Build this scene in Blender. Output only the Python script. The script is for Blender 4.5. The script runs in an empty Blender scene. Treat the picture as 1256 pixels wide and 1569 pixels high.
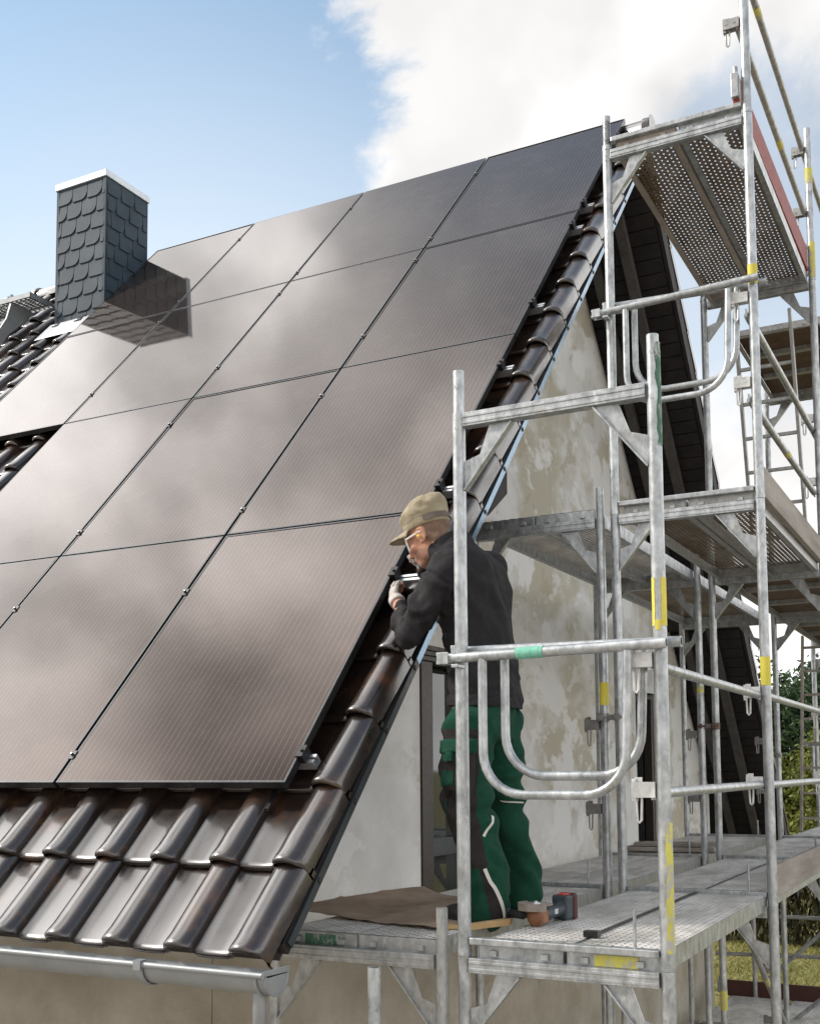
import bpy, bmesh, math, random
from mathutils import Vector as V, Matrix, noise as mnoise
random.seed(7)
PI = math.pi
scene = bpy.context.scene
COL = scene.collection

# ------------------------------------------------------------------ mesh builder
class MB:
    def __init__(s): s.v = []; s.f = []; s.mi = []; s.m = 0
    def add(s, vs, fs):
        o = len(s.v); s.v += [V(p) for p in vs]; s.f += [tuple(i + o for i in f) for f in fs]; s.mi += [s.m] * len(fs); return s
    def box(s, x0, x1, y0, y1, z0, z1):
        return s.add([(x0,y0,z0),(x1,y0,z0),(x1,y1,z0),(x0,y1,z0),(x0,y0,z1),(x1,y0,z1),(x1,y1,z1),(x0,y1,z1)],
                     [(0,3,2,1),(4,5,6,7),(0,1,5,4),(1,2,6,5),(2,3,7,6),(3,0,4,7)])
    def obox(s, c, ax, ay, az):
        """box with centre c and half-axis vectors"""
        c, ax, ay, az = V(c), V(ax), V(ay), V(az)
        vs = [c+i*ax+j*ay+k*az for k in (-1,1) for i,j in ((-1,-1),(1,-1),(1,1),(-1,1))]
        return s.add(vs, [(0,3,2,1),(4,5,6,7),(0,1,5,4),(1,2,6,5),(2,3,7,6),(3,0,4,7)])
    def bar(s, p, q, w, h, up=(0,0,1)):
        p, q = V(p), V(q); d = (q-p); L = d.length; d.normalize(); sd = d.cross(V(up)).normalized(); u = sd.cross(d)
        return s.obox((p+q)/2, d*L/2, sd*w/2, u*h/2)
    def tube(s, pts, r, n=14, cap=True, r2=None, closed=False):
        pts = [V(p) for p in pts]; rs = r if isinstance(r, (list, tuple)) else [r]*len(pts)
        vs = []; N = len(pts); prev = None
        for i, p in enumerate(pts):
            if closed: t = pts[(i+1) % N]-pts[i-1]
            else: t = (pts[min(i+1,N-1)]-pts[max(i-1,0)])
            t.normalize()
            if prev is None:
                a = V((0,0,1)) if abs(t.z) < .9 else V((1,0,0)); x = t.cross(a).normalized()
            else:
                x = (prev - t*prev.dot(t)).normalized()
            prev = x; y = t.cross(x)
            for k in range(n):
                a = 2*PI*k/n; vs.append(p + (x*math.cos(a)+y*math.sin(a))*rs[i])
        fs = []
        for i in range(N if closed else N-1):
            j = (i+1) % N
            for k in range(n): fs.append((i*n+k, i*n+(k+1)%n, j*n+(k+1)%n, j*n+k))
        if cap and not closed: fs += [tuple(range(n))[::-1], tuple((N-1)*n+k for k in range(n))]
        return s.add(vs, fs)
    def hollow(s, p, q, r, t=.004, n=16):
        """open-ended pipe"""
        p, q = V(p), V(q); d = (q-p).normalized(); a = V((0,0,1)) if abs(d.z) < .9 else V((1,0,0)); x = d.cross(a).normalized(); y = d.cross(x)
        vs = []
        for c, rr in ((p,r),(q,r),(q,r-t),(p,r-t)):
            for k in range(n): vs.append(c+(x*math.cos(2*PI*k/n)+y*math.sin(2*PI*k/n))*rr)
        fs = []
        for i in range(4):
            j = (i+1) % 4
            for k in range(n): fs.append((i*n+k, i*n+(k+1)%n, j*n+(k+1)%n, j*n+k))
        return s.add(vs, fs)
    def plate(s, poly, t):
        """planar polygon list of points, thickness vector t"""
        t = V(t); n = len(poly); a = [V(p)-t/2 for p in poly]; b = [V(p)+t/2 for p in poly]
        return s.add(a+b, [tuple(range(n))[::-1], tuple(range(n,2*n))]+[(i,(i+1)%n,n+(i+1)%n,n+i) for i in range(n)])
    def ball(s, c, r, ax=None, nu=16, nv=10):
        c = V(c); r = r if isinstance(r,(tuple,list)) else (r,r,r); ax = ax or (V((1,0,0)),V((0,1,0)),V((0,0,1)))
        vs = [c+ax[2]*r[2]]; fs = []
        for i in range(1,nv):
            th = PI*i/nv
            for k in range(nu):
                ph = 2*PI*k/nu
                vs.append(c+ax[0]*(r[0]*math.sin(th)*math.cos(ph))+ax[1]*(r[1]*math.sin(th)*math.sin(ph))+ax[2]*(r[2]*math.cos(th)))
        vs.append(c-ax[2]*r[2]); e = len(vs)-1
        for k in range(nu):
            fs.append((0,1+k,1+(k+1)%nu)); fs.append((e,e-nu+(k+1)%nu,e-nu+k))
        for i in range(nv-2):
            for k in range(nu): fs.append((1+i*nu+k,1+(i+1)*nu+k,1+(i+1)*nu+(k+1)%nu,1+i*nu+(k+1)%nu))
        return s.add(vs, fs)
    def loft(s, rings, cap=True):
        n = len(rings[0]); vs = [p for r in rings for p in r]; fs = []
        for i in range(len(rings)-1):
            for k in range(n): fs.append((i*n+k,i*n+(k+1)%n,(i+1)*n+(k+1)%n,(i+1)*n+k))
        if cap: fs += [tuple(range(n))[::-1], tuple((len(rings)-1)*n+k for k in range(n))]
        return s.add(vs, fs)
    def sheet(s, rows):
        n = len(rows[0]); vs = [p for r in rows for p in r]; fs = []
        for i in range(len(rows)-1):
            for k in range(n-1): fs.append((i*n+k,i*n+k+1,(i+1)*n+k+1,(i+1)*n+k))
        return s.add(vs, fs)
    def limb(s, pts, rs, n=14):
        """tapered limb: balls at the joints and cones between"""
        s.tube(pts, list(rs), n)
        for p, r in zip(pts, rs): s.ball(p, r*.995, nu=n, nv=8)
        return s
    def build(s, name, mats, parent=None, smooth=40, bevel=0, local=False, fixn=True):
        me = bpy.data.meshes.new(name)
        off = V((0,0,0)) if (parent is None or local) else world_loc(parent)
        me.from_pydata([p-off for p in s.v], [], s.f)
        mats = mats if isinstance(mats, (list,tuple)) else [mats]
        for m in mats: me.materials.append(m)
        if len(mats) > 1: me.polygons.foreach_set('material_index', s.mi)
        if fixn:
            bm = bmesh.new(); bm.from_mesh(me); bmesh.ops.recalc_face_normals(bm, faces=bm.faces); bm.to_mesh(me); bm.free()
        if smooth:
            me.polygons.foreach_set('use_smooth', [True]*len(me.polygons)); me.set_sharp_from_angle(angle=math.radians(smooth))
        me.update()
        o = bpy.data.objects.new(name, me); COL.objects.link(o)
        if parent is not None: o.parent = parent
        if bevel:
            b = o.modifiers.new('bevel','BEVEL'); b.width = bevel; b.segments = 2; b.limit_method = 'ANGLE'; b.angle_limit = math.radians(50)
        return o

def world_loc(o):
    p = V(o.location)
    while o.parent is not None: o = o.parent; p = p + V(o.location)
    return p
def tag(o, label=None, cat=None, group=None, kind=None):
    if label: o['label'] = label
    if cat: o['category'] = cat
    if group: o['group'] = group
    if kind: o['kind'] = kind
    return o
def thing(name, loc, label, cat, group=None):
    o = bpy.data.objects.new(name, None); o.empty_display_size = .1; o.location = loc; COL.objects.link(o)
    return tag(o, label, cat, group)
KIDS = {}
def copy_tree(o, parent=None):
    c = o.copy(); COL.objects.link(c)
    if parent is not None: c.parent = parent
    for ch in [x for x in bpy.data.objects if x.parent == o]: copy_tree(ch, c)
    return c

# ------------------------------------------------------------------ materials
def new_mat(name):
    m = bpy.data.materials.new(name); m.use_nodes = True; nt = m.node_tree
    return m, nt, nt.nodes['Principled BSDF']
class NT:
    def __init__(s, nt): s.nt = nt
    def n(s, t, **kw):
        x = s.nt.nodes.new(t)
        for k, v in kw.items():
            if k in x.inputs: x.inputs[k].default_value = v
            else: setattr(x, k, v)
        return x
    def l(s, a, b): s.nt.links.new(a, b)
    def coords(s, scale=(1,1,1), rnd=False, kind='Object'):
        tc = s.n('ShaderNodeTexCoord'); mp = s.n('ShaderNodeMapping'); mp.inputs['Scale'].default_value = scale
        s.l(tc.outputs[kind], mp.inputs['Vector'])
        if rnd:
            oi = s.n('ShaderNodeObjectInfo'); ml = s.n('ShaderNodeMath', operation='MULTIPLY'); ml.inputs[1].default_value = 37.
            s.l(oi.outputs['Random'], ml.inputs[0]); cb = s.n('ShaderNodeCombineXYZ'); s.l(ml.outputs[0], cb.inputs[0]); s.l(ml.outputs[0], cb.inputs[2])
            s.l(cb.outputs[0], mp.inputs['Location'])
        return mp.outputs[0]
    def noise(s, vec, scale, detail=5, rough=.55, dist=0):
        x = s.n('ShaderNodeTexNoise'); x.inputs['Scale'].default_value = scale; x.inputs['Detail'].default_value = detail
        x.inputs['Roughness'].default_value = rough; x.inputs['Distortion'].default_value = dist
        if vec is not None: s.l(vec, x.inputs['Vector'])
        return x.outputs['Fac']
    def ramp(s, fac, stops):
        r = s.n('ShaderNodeValToRGB'); e = r.color_ramp.elements
        while len(e) < len(stops): e.new(.5)
        for k, (p, c) in enumerate(stops):
            e[k].position = p; e[k].color = (c,c,c,1) if not isinstance(c,(tuple,list)) else (*c,1)
        s.l(fac, r.inputs[0]); return r.outputs[0]
    def mix(s, fac, a, b, mode='MIX'):
        x = s.n('ShaderNodeMix', data_type='RGBA', blend_type=mode)
        for sock, val in ((x.inputs[0],fac),(x.inputs[6],a),(x.inputs[7],b)):
            if hasattr(val,'is_linked'): s.l(val, sock)
            elif isinstance(val,(tuple,list)): sock.default_value = (*val,1)
            else: sock.default_value = val
        return x.outputs[2]
    def math(s, op, a, b=None, c=None, clamp=False):
        x = s.n('ShaderNodeMath', operation=op); x.use_clamp = clamp
        for i, val in enumerate((a,b,c)):
            if val is None: continue
            if hasattr(val,'is_linked'): s.l(val, x.inputs[i])
            else: x.inputs[i].default_value = val
        return x.outputs[0]
    def smooth(s, v, a, b, c=0., d=1.):
        x = s.n('ShaderNodeMapRange', interpolation_type='SMOOTHSTEP'); s.l(v, x.inputs['Value'])
        for k, val in (('From Min',a),('From Max',b),('To Min',c),('To Max',d)): x.inputs[k].default_value = val
        return x.outputs['Result']
    def bump(s, h, strength, dist, bsdf):
        b = s.n('ShaderNodeBump'); b.inputs['Strength'].default_value = strength; b.inputs['Distance'].default_value = dist
        s.l(h, b.inputs['Height']); s.l(b.outputs[0], bsdf.inputs['Normal'])
def simple(name, c1, c2=None, rough=.5, metal=0., scale=6., bump=0., bscale=60., spec=.5, stretch=(1,1,1), rough2=None, coat=0., lo=.3, hi=.7, wrinkle=0.):
    m, nt, b = new_mat(name); g = NT(nt); c2 = c2 or c1
    vec = g.coords(stretch, rnd=True); f = g.noise(vec, scale, 6, .6)
    g.l(g.ramp(f, [(lo,c1),(hi,c2)]), b.inputs['Base Color'])
    b.inputs['Metallic'].default_value = metal; b.inputs['Specular IOR Level'].default_value = spec
    f2 = g.noise(vec, scale*3.1, 4)
    r2 = rough2 if rough2 is not None else min(1, rough+.12)
    g.l(g.ramp(f2, [(.3,rough),(.7,r2)]), b.inputs['Roughness'])
    if coat: b.inputs['Coat Weight'].default_value = coat; b.inputs['Coat Roughness'].default_value = .08
    if wrinkle:
        w1 = g.n('ShaderNodeTexNoise', noise_type='RIDGED_MULTIFRACTAL'); w1.inputs['Scale'].default_value = 7.; w1.inputs['Detail'].default_value = 3.; w1.inputs['Distortion'].default_value = 1.2; g.l(g.coords((1.,1.,1.7)), w1.inputs['Vector'])
        h = g.math('ADD', g.math('MULTIPLY', w1.outputs['Fac'], wrinkle), g.math('MULTIPLY', g.noise(vec, bscale, 5), .12)); g.bump(h, .9, .02, b)
    elif bump: g.bump(g.noise(vec, bscale, 5), bump, .01, b)
    return m

def galv_mat(name, lo, hi, metal=.68, dirt=.55):
    m, nt, b = new_mat(name); g = NT(nt); vec = g.coords((1,1,.55), rnd=True)
    f = g.noise(vec, 26, 7, .65); col = g.ramp(f, [(.3,lo),(.68,hi)])
    sp = g.n('ShaderNodeTexVoronoi'); sp.inputs['Scale'].default_value = 90.; g.l(vec, sp.inputs['Vector'])
    bw = g.n('ShaderNodeRGBToBW'); g.l(sp.outputs['Color'], bw.inputs[0]); col = g.mix(.14, col, bw.outputs[0], 'SOFT_LIGHT')
    d = g.noise(vec, 9, 8, .72, .6); dm = g.smooth(d, .53, .70)
    col = g.mix(g.math('MULTIPLY', dm, dirt), col, (.20,.18,.15))
    wm = g.smooth(g.noise(vec, 11, 8, .75), .60, .70)
    col = g.mix(g.math('MULTIPLY', wm, .6), col, (.74,.75,.75))
    g.l(col, b.inputs['Base Color']); b.inputs['Metallic'].default_value = metal
    g.l(g.ramp(g.noise(vec, 40, 4), [(.3,.28),(.7,.50)]), b.inputs['Roughness'])
    g.bump(g.noise(vec, 120, 4), .12, .004, b)
    return m
M = {}
M['galv'] = galv_mat('galvanised_steel', (.22,.234,.24), (.50,.52,.53))
M['galv_old'] = galv_mat('weathered_galvanised_steel', (.22,.225,.22), (.42,.42,.41), .35, .5)
M['cast'] = galv_mat('white_zinc_casting', (.50,.50,.49), (.72,.72,.71), .25, .3)
M['cast_dark'] = galv_mat('dull_cast_steel', (.15,.15,.145), (.28,.27,.26), .4, .5)
M['alu'] = simple('mill_aluminium', (.62,.63,.64), (.74,.75,.76), .28, .85, 20)
M['black_metal'] = simple('black_anodised_metal', (.012,.012,.013), (.022,.021,.021), .30, .4, 30)
M['zinc'] = simple('titanium_zinc', (.22,.232,.24), (.30,.315,.32), .45, .5, 5, .05, 40)
M['capmetal'] = simple('pale_zinc_flashing', (.46,.49,.52), (.56,.59,.62), .35, .5, 5)
M['skytrim'] = simple('sky_tinted_verge_metal', (.17,.25,.33), (.22,.31,.40), .2, .85, 4)  # dark metal, the blue of the mirrored sky painted into its colour
M['dark_wood'] = simple('dark_stained_boards', (.010,.0085,.0085), (.021,.017,.0165), .62, 0, 8, .3, 50, .3, (1,1,.25))
M['rafter'] = simple('grey_brown_rafter_wood', (.050,.046,.044), (.085,.078,.074), .7, 0, 8, .3, 40, .3)
M['anthracite'] = simple('anthracite_window_profile', (.018,.024,.027), (.028,.034,.037), .35, 0, 10)
M['brownmetal'] = simple('dark_brown_window_guide', (.020,.013,.010), (.032,.022,.018), .4, 0, 10)
M['ply'] = simple('brown_film_faced_plywood', (.060,.034,.020), (.115,.072,.042), .5, 0, 9, .1, 60, .4)
M['toered'] = simple('red_painted_toe_board', (.17,.020,.015), (.25,.035,.026), .55, 0, 12, .15)
M['toedark'] = simple('dark_red_brown_toe_board', (.045,.012,.009), (.07,.02,.014), .55, 0, 12, .15)
M['oldwood'] = simple('weathered_grey_wood', (.20,.175,.15), (.37,.335,.30), .8, 0, 7, .5, 60, .2, (1,.16,1))
M['newwood'] = simple('fresh_pine_wood', (.36,.23,.10), (.50,.34,.17), .7, 0, 10, .3, 60, .3)
M['card'] = simple('brown_cardboard', (.23,.16,.11), (.40,.31,.23), .85, 0, 5, .2, 50, .2)
def worn(name, c, lo, hi):
    m, nt, b = new_mat(name); g = NT(nt); vec = g.coords((1,1,.6), rnd=True)
    f = g.smooth(g.noise(vec, 28, 9, .75, .5), lo, hi); col = g.mix(f, g.ramp(g.noise(vec, 12, 5), [(.3,tuple(x*.8 for x in c)),(.7,c)]), (.36,.36,.34))
    g.l(col, b.inputs['Base Color']); b.inputs['Roughness'].default_value = .6; return m
M['greenpaint'] = worn('flaking_green_paint', (.04,.13,.075), .50, .60); M['yellow_worn'] = worn('worn_yellow_paint', (.58,.53,.09), .50, .58); M['yellow_label'] = worn('scuffed_yellow_label', (.64,.54,.06), .57, .64)
M['greentape'] = simple('mint_green_tape', (.10,.34,.25), (.22,.50,.38), .7, 0, 60, .4)
M['jacket'] = simple('black_softshell_cloth', (.011,.0105,.012), (.020,.0185,.020), .78, 0, 14, .35, 150, .25, wrinkle=.55)
M['piping'] = simple('reflective_piping', (.50,.48,.44), (.62,.60,.55), .5, 0, 20)
M['trouser'] = simple('green_work_cloth', (.004,.037,.021), (.007,.057,.033), .85, 0, 12, .5, 160, .25, wrinkle=.45)
M['trouser_black'] = simple('black_work_cloth', (.016,.014,.014), (.030,.026,.025), .85, 0, 12, .5, 160, .25, wrinkle=.45)
M['capcloth'] = simple('khaki_cotton', (.25,.21,.14), (.38,.33,.235), .9, 0, 14, .4, 170, .2)
M['capstrap'] = simple('faded_brown_strap', (.10,.075,.06), (.14,.11,.09), .8, 0, 20)
M['skin'] = simple('sun_tanned_skin', (.36,.165,.10), (.50,.27,.185), .55, 0, 16, .3, 140, .3)
M['stubble'] = simple('stubbled_skin', (.25,.135,.095), (.36,.20,.14), .6, 0, 30, .3, 220, .3)
M['hair'] = simple('short_cropped_hair', (.13,.080,.055), (.24,.155,.11), .7, 0, 40, .4, 250, .3)
M['glove'] = simple('grey_knit_glove', (.34,.30,.28), (.58,.54,.51), .85, 0, 24, .6, 180, .2)
M['boot'] = simple('black_work_boot', (.016,.014,.014), (.030,.027,.026), .65, 0, 16, .3)
M['rubber'] = simple('black_rubber', (.012,.012,.012), (.022,.022,.022), .7, 0, 20)
M['bluepencil'] = simple('blue_pencil_paint', (.02,.20,.42), (.03,.26,.50), .35, 0, 20)
M['earplug'] = simple('yellow_foam', (.75,.55,.08), (.80,.62,.12), .8, 0, 30)
M['grinder_head'] = simple('rusty_orange_gear_head', (.17,.065,.030), (.32,.15,.075), .5, .3, 26, .3)
M['grinder_body'] = simple('dark_blue_grey_plastic', (.022,.032,.040), (.034,.046,.055), .5, 0, 16)
M['battery'] = simple('dark_battery_plastic', (.050,.012,.012), (.085,.022,.020), .5, 0, 16)
M['red'] = simple('red_plastic', (.55,.02,.015), (.62,.03,.02), .4, 0, 16)
M['disc'] = simple('worn_cutting_disc', (.20,.165,.14), (.30,.255,.22), .75, .1, 40, .3)
M['bark'] = simple('tree_bark', (.06,.045,.03), (.11,.085,.06), .9, 0, 8, .6, 30)
M['concrete'] = simple('grey_concrete', (.28,.27,.26), (.38,.37,.35), .85, 0, 4, .3)
M['bronze'] = simple('rusty_coupler_steel', (.09,.055,.045), (.17,.12,.10), .6, .5, 30)

def deck_mat(name, holes, c1, c2, dusty=.8):
    m, nt, b = new_mat(name); g = NT(nt); tc = g.n('ShaderNodeTexCoord'); sx = g.n('ShaderNodeSeparateXYZ'); g.l(tc.outputs['Object'], sx.inputs[0])
    x, y = sx.outputs[0], sx.outputs[1]
    vec = g.coords((1,.5,1), rnd=True)
    base = g.ramp(g.noise(vec, 9, 8, .7), [(.3,c1),(.7,c2)])
    dust = g.smooth(g.noise(vec, 4, 8, .75, .5), .40, .62); base = g.mix(g.math('MULTIPLY', dust, dusty), base, (.72,.695,.665))
    fx = g.math('FRACT', g.math('DIVIDE', x, .0265)); row = g.math('FLOOR', g.math('DIVIDE', x, .0265))
    fy = g.math('FRACT', g.math('ADD', g.math('DIVIDE', y, .042), g.math('MULTIPLY', row, .5)))
    ax = g.math('ABSOLUTE', g.math('SUBTRACT', fx, .5)); ay = g.math('ABSOLUTE', g.math('SUBTRACT', fy, .5))
    rr = g.math('POWER', g.math('ADD', g.math('POWER', g.math('DIVIDE', ax, .19), 2.), g.math('POWER', g.math('DIVIDE', ay, .17), 2.)), .5)
    hole = g.math('LESS_THAN', rr, 1.)
    g.l(base, b.inputs['Base Color']); b.inputs['Metallic'].default_value = .25; b.inputs['Roughness'].default_value = .6
    g.bump(g.smooth(rr, 1., 1.9, 1., 0.), .6, .006, b)
    tr = g.n('ShaderNodeBsdfTransparent'); mx = g.n('ShaderNodeMixShader')
    g.l(g.math('MULTIPLY', hole, holes), mx.inputs[0]); g.l(b.outputs[0], mx.inputs[1]); g.l(tr.outputs[0], mx.inputs[2])
    out = [k for k in nt.nodes if k.type == 'OUTPUT_MATERIAL'][0]; g.l(mx.outputs[0], out.inputs['Surface'])
    return m
M['deck'] = deck_mat('perforated_steel_deck', 1., (.33,.315,.295), (.52,.50,.47), .9)
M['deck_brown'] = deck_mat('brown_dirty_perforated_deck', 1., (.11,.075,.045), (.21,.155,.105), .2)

def wall_mat():
    m, nt, b = new_mat('stained_cement_render'); g = NT(nt); vec = g.coords((1,1,1)); vs = g.coords((1.,.5,.8))
    tc = g.n('ShaderNodeTexCoord'); sy = g.n('ShaderNodeSeparateXYZ'); g.l(tc.outputs['Object'], sy.inputs[0])
    clean = g.smooth(sy.outputs[1], -3.3, -2.7, .12, 1.)                        # the strip beside the french window was rendered afresh
    col = g.ramp(g.noise(vec, 2.2, 8, .62), [(.3,(.52,.51,.485)),(.7,(.64,.63,.605))])
    st = g.smooth(g.noise(vs, 1.15, 9, .60, .15), .47, .58)                      # damp olive stains
    col = g.mix(g.math('MULTIPLY', g.math('MULTIPLY', st, .85), clean), col, (.40,.365,.275))
    st2 = g.smooth(g.noise(g.coords((1.1,.55,.75)), 3.4, 9, .64, .2), .56, .63); col = g.mix(g.math('MULTIPLY', g.math('MULTIPLY', st2, .6), clean), col, (.35,.305,.215))
    lp = g.smooth(g.noise(g.coords((1.1,.55,.8)), 1.9, 10, .62, .2), .51, .56); col = g.mix(g.math('MULTIPLY', g.math('MULTIPLY', lp, .85), clean), col, (.67,.665,.65))
    lp2 = g.smooth(g.noise(g.coords((1,.5,.8)), 4.5, 9, .64, .2), .57, .62); col = g.mix(g.math('MULTIPLY', lp2, .55), col, (.68,.675,.66))
    dr = g.smooth(g.noise(g.coords((9,5,.4)), 2.0, 6, .6), .62, .76); col = g.mix(g.math('MULTIPLY', g.math('MULTIPLY', dr, .2), clean), col, (.22,.19,.13))
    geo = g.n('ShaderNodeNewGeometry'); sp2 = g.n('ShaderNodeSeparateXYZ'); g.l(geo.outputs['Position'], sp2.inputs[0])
    lowz = g.smooth(g.math('ADD', sp2.outputs[2], g.math('MULTIPLY', g.noise(vec, 2.5, 6), .25)), -.10, .14, .8, 0.)          # brown tint low on the wall, with eave and deck shade painted in
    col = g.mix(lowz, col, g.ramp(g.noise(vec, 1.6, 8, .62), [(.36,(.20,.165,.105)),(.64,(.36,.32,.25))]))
    sp = g.smooth(g.noise(vec, 60, 3, .6), .64, .74); col = g.mix(g.math('MULTIPLY', sp, .3), col, (.2,.18,.15))
    g.l(col, b.inputs['Base Color']); b.inputs['Roughness'].default_value = .9; b.inputs['Specular IOR Level'].default_value = .2
    h = g.math('ADD', g.math('MULTIPLY', g.noise(vec, 90, 5), .5), g.noise(vec, 6, 6)); g.bump(h, .35, .02, b)
    return m
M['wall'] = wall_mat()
def wall_plain():
    m, nt, b = new_mat('fresh_grey_render'); g = NT(nt); vec = g.coords((1,1,1))
    col = g.ramp(g.noise(vec, 3, 9, .65, .4), [(.3,(.36,.35,.335)),(.7,(.46,.45,.435))])
    g.l(col, b.inputs['Base Color']); b.inputs['Roughness'].default_value = .9; g.bump(g.noise(vec, 80, 5), .3, .01, b); return m
M['reveal'] = wall_plain()
def tile_mat():
    m, nt, b = new_mat('glazed_brown_black_clay'); g = NT(nt); vec = g.coords((1,1,1))
    col = g.ramp(g.noise(vec, 5, 8, .65), [(.3,(.009,.0065,.0055)),(.7,(.019,.013,.011))])
    dust = g.smooth(g.noise(vec, 11, 9, .75, .6), .56, .76); col = g.mix(g.math('MULTIPLY', dust, .22), col, (.09,.065,.05))
    rs = g.smooth(g.noise(vec, 4.2, 9, .7, .3), .52, .68); col = g.mix(g.math('MULTIPLY', rs, .55), col, (.075,.036,.014))
    ge = g.n('ShaderNodeNewGeometry'); isl = ge.outputs['Random Per Island']; col = g.mix(g.math('MULTIPLY', isl, .6), col, g.mix(1., col, (1.9,1.5,1.3), 'MULTIPLY'))
    g.l(col, b.inputs['Base Color']); b.inputs['Specular IOR Level'].default_value = .6
    g.l(g.ramp(g.noise(vec, 9, 6), [(.3,.24),(.7,.36)]), b.inputs['Roughness'])
    b.inputs['Coat Weight'].default_value = .65; g.l(g.math('ADD', g.math('MULTIPLY_ADD', isl, .07, .07), g.smooth(g.noise(vec, 6.5, 8, .7), .5, .75, 0., .16)), b.inputs['Coat Roughness']); b.inputs['Coat IOR'].default_value = 1.6
    g.bump(g.noise(vec, 30, 3), .03, .004, b); return m
M['tile'] = tile_mat()
def panel_mat():
    m, nt, b = new_mat('black_solar_glass'); g = NT(nt); tc = g.n('ShaderNodeTexCoord'); sx = g.n('ShaderNodeSeparateXYZ'); g.l(tc.outputs['Object'], sx.inputs[0])
    vec = g.coords((1,1,1), rnd=True)
    fx = g.math('FRACT', g.math('DIVIDE', sx.outputs[0], .0305)); ln = g.math('LESS_THAN', g.math('ABSOLUTE', g.math('SUBTRACT', fx, .5)), .03)
    col = g.ramp(g.noise(vec, 1.2, 3), [(.3,(.0135,.010,.0095)),(.7,(.022,.0165,.015))])
    col = g.mix(g.math('MULTIPLY', ln, .6), col, (.20,.17,.15))
    dd = g.noise(vec, 3.2, 10, .75); dust = g.smooth(dd, .45, .8); col = g.mix(g.math('MULTIPLY', dust, .10), col, (.26,.22,.19))
    dot = g.smooth(g.noise(vec, 55, 2, .5), .80, .83); col = g.mix(g.math('MULTIPLY', dot, .6), col, (.5,.48,.45))
    g.l(col, b.inputs['Base Color']); b.inputs['IOR'].default_value = 1.52
    b.inputs['Specular Tint'].default_value = (1,.73,.60,1)
    g.l(g.ramp(g.noise(vec, 6, 6), [(.3,.03),(.7,.055)]), b.inputs['Roughness'])
    bp = g.n('ShaderNodeBump'); bp.inputs['Strength'].default_value = .008; bp.inputs['Distance'].default_value = .01
    g.l(g.noise(vec, 9, 2), bp.inputs['Height']); g.l(bp.outputs[0], b.inputs['Normal'])
    return m
M['pv'] = panel_mat()
M['frame'] = simple('black_panel_frame', (.060,.060,.062), (.080,.080,.082), .26, .85, 30)
def slate_mat():
    m, nt, b = new_mat('blue_grey_slate'); g = NT(nt); vec = g.coords((1,1,1))
    oi = g.noise(vec, 3.3, 2); col = g.ramp(oi, [(.3,(.020,.034,.047)),(.7,(.042,.062,.081))])
    g.l(col, b.inputs['Base Color']); b.inputs['Roughness'].default_value = .6; b.inputs['Specular IOR Level'].default_value = .22; g.bump(g.noise(vec, 60, 6), .3, .006, b); return m
M['slate'] = slate_mat()
M['slategap'] = simple('black_underlay', (.008,.008,.009), (.012,.012,.013), .8)
def glass_mat():
    m, nt, b = new_mat('dark_window_glass'); b.inputs['Base Color'].default_value = (.02,.025,.025,1); b.inputs['Roughness'].default_value = .04; b.inputs['Specular IOR Level'].default_value = .6
    return m
M['glass'] = glass_mat()
def lens_mat():
    m, nt, b = new_mat('clear_safety_lens'); b.inputs['Base Color'].default_value = (.95,.95,.93,1); b.inputs['Roughness'].default_value = .06
    b.inputs['Transmission Weight'].default_value = .0; b.inputs['Alpha'].default_value = .38; b.inputs['Specular IOR Level'].default_value = .9; return m
M['lens'] = lens_mat()
def ground_mat():
    m, nt, b = new_mat('dry_lawn'); g = NT(nt); vec = g.coords((1,1,1))
    col = g.ramp(g.noise(vec, .35, 8, .65), [(.3,(.10,.105,.022)),(.5,(.20,.17,.05)),(.72,(.28,.22,.09))])
    f = g.noise(vec, 9, 8, .7); col = g.mix(g.smooth(f,.4,.7,0,.6), col, (.09,.10,.025))
    tc = g.n('ShaderNodeTexCoord'); sy = g.n('ShaderNodeSeparateXYZ'); g.l(tc.outputs['Object'], sy.inputs[0])
    yy = g.math('ADD', sy.outputs[1], g.math('MULTIPLY', g.noise(vec, .5, 5), 1.6))
    sand = g.ramp(g.noise(vec, 3, 9, .7), [(.3,(.34,.30,.245)),(.7,(.47,.425,.36))]); col = g.mix(g.smooth(yy, 10.6, 11.4), sand, col)
    g.l(col, b.inputs['Base Color']); b.inputs['Roughness'].default_value = .95; g.bump(f, .7, .08, b); return m
M['ground'] = ground_mat()
def leaf_mat(name, c1, c2):
    m, nt, b = new_mat(name); g = NT(nt); ge = g.n('ShaderNodeNewGeometry')
    g.l(g.ramp(ge.outputs['Random Per Island'], [(.0,c1),(1.,c2)]), b.inputs['Base Color']); b.inputs['Roughness'].default_value = .6
    b.inputs['Specular IOR Level'].default_value = .3
    tl = g.n('ShaderNodeBsdfTranslucent'); g.l(g.ramp(ge.outputs['Random Per Island'], [(.0,c1),(1.,c2)]), tl.inputs['Color'])
    mx = g.n('ShaderNodeMixShader'); mx.inputs[0].default_value = .25; g.l(b.outputs[0], mx.inputs[1]); g.l(tl.outputs[0], mx.inputs[2])
    out = [k for k in nt.nodes if k.type == 'OUTPUT_MATERIAL'][0]; g.l(mx.outputs[0], out.inputs['Surface']); return m
M['leaf_dark'] = leaf_mat('dark_green_leaves', (.024,.050,.022), (.065,.110,.045))
M['leaf_light'] = leaf_mat('yellow_green_leaves', (.075,.10,.018), (.19,.20,.040))
M['leaf_hedge'] = leaf_mat('brown_green_hedge_leaves', (.022,.024,.009), (.065,.060,.022))
M['grassblade'] = leaf_mat('grass_blades', (.12,.14,.028), (.32,.28,.10))
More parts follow.
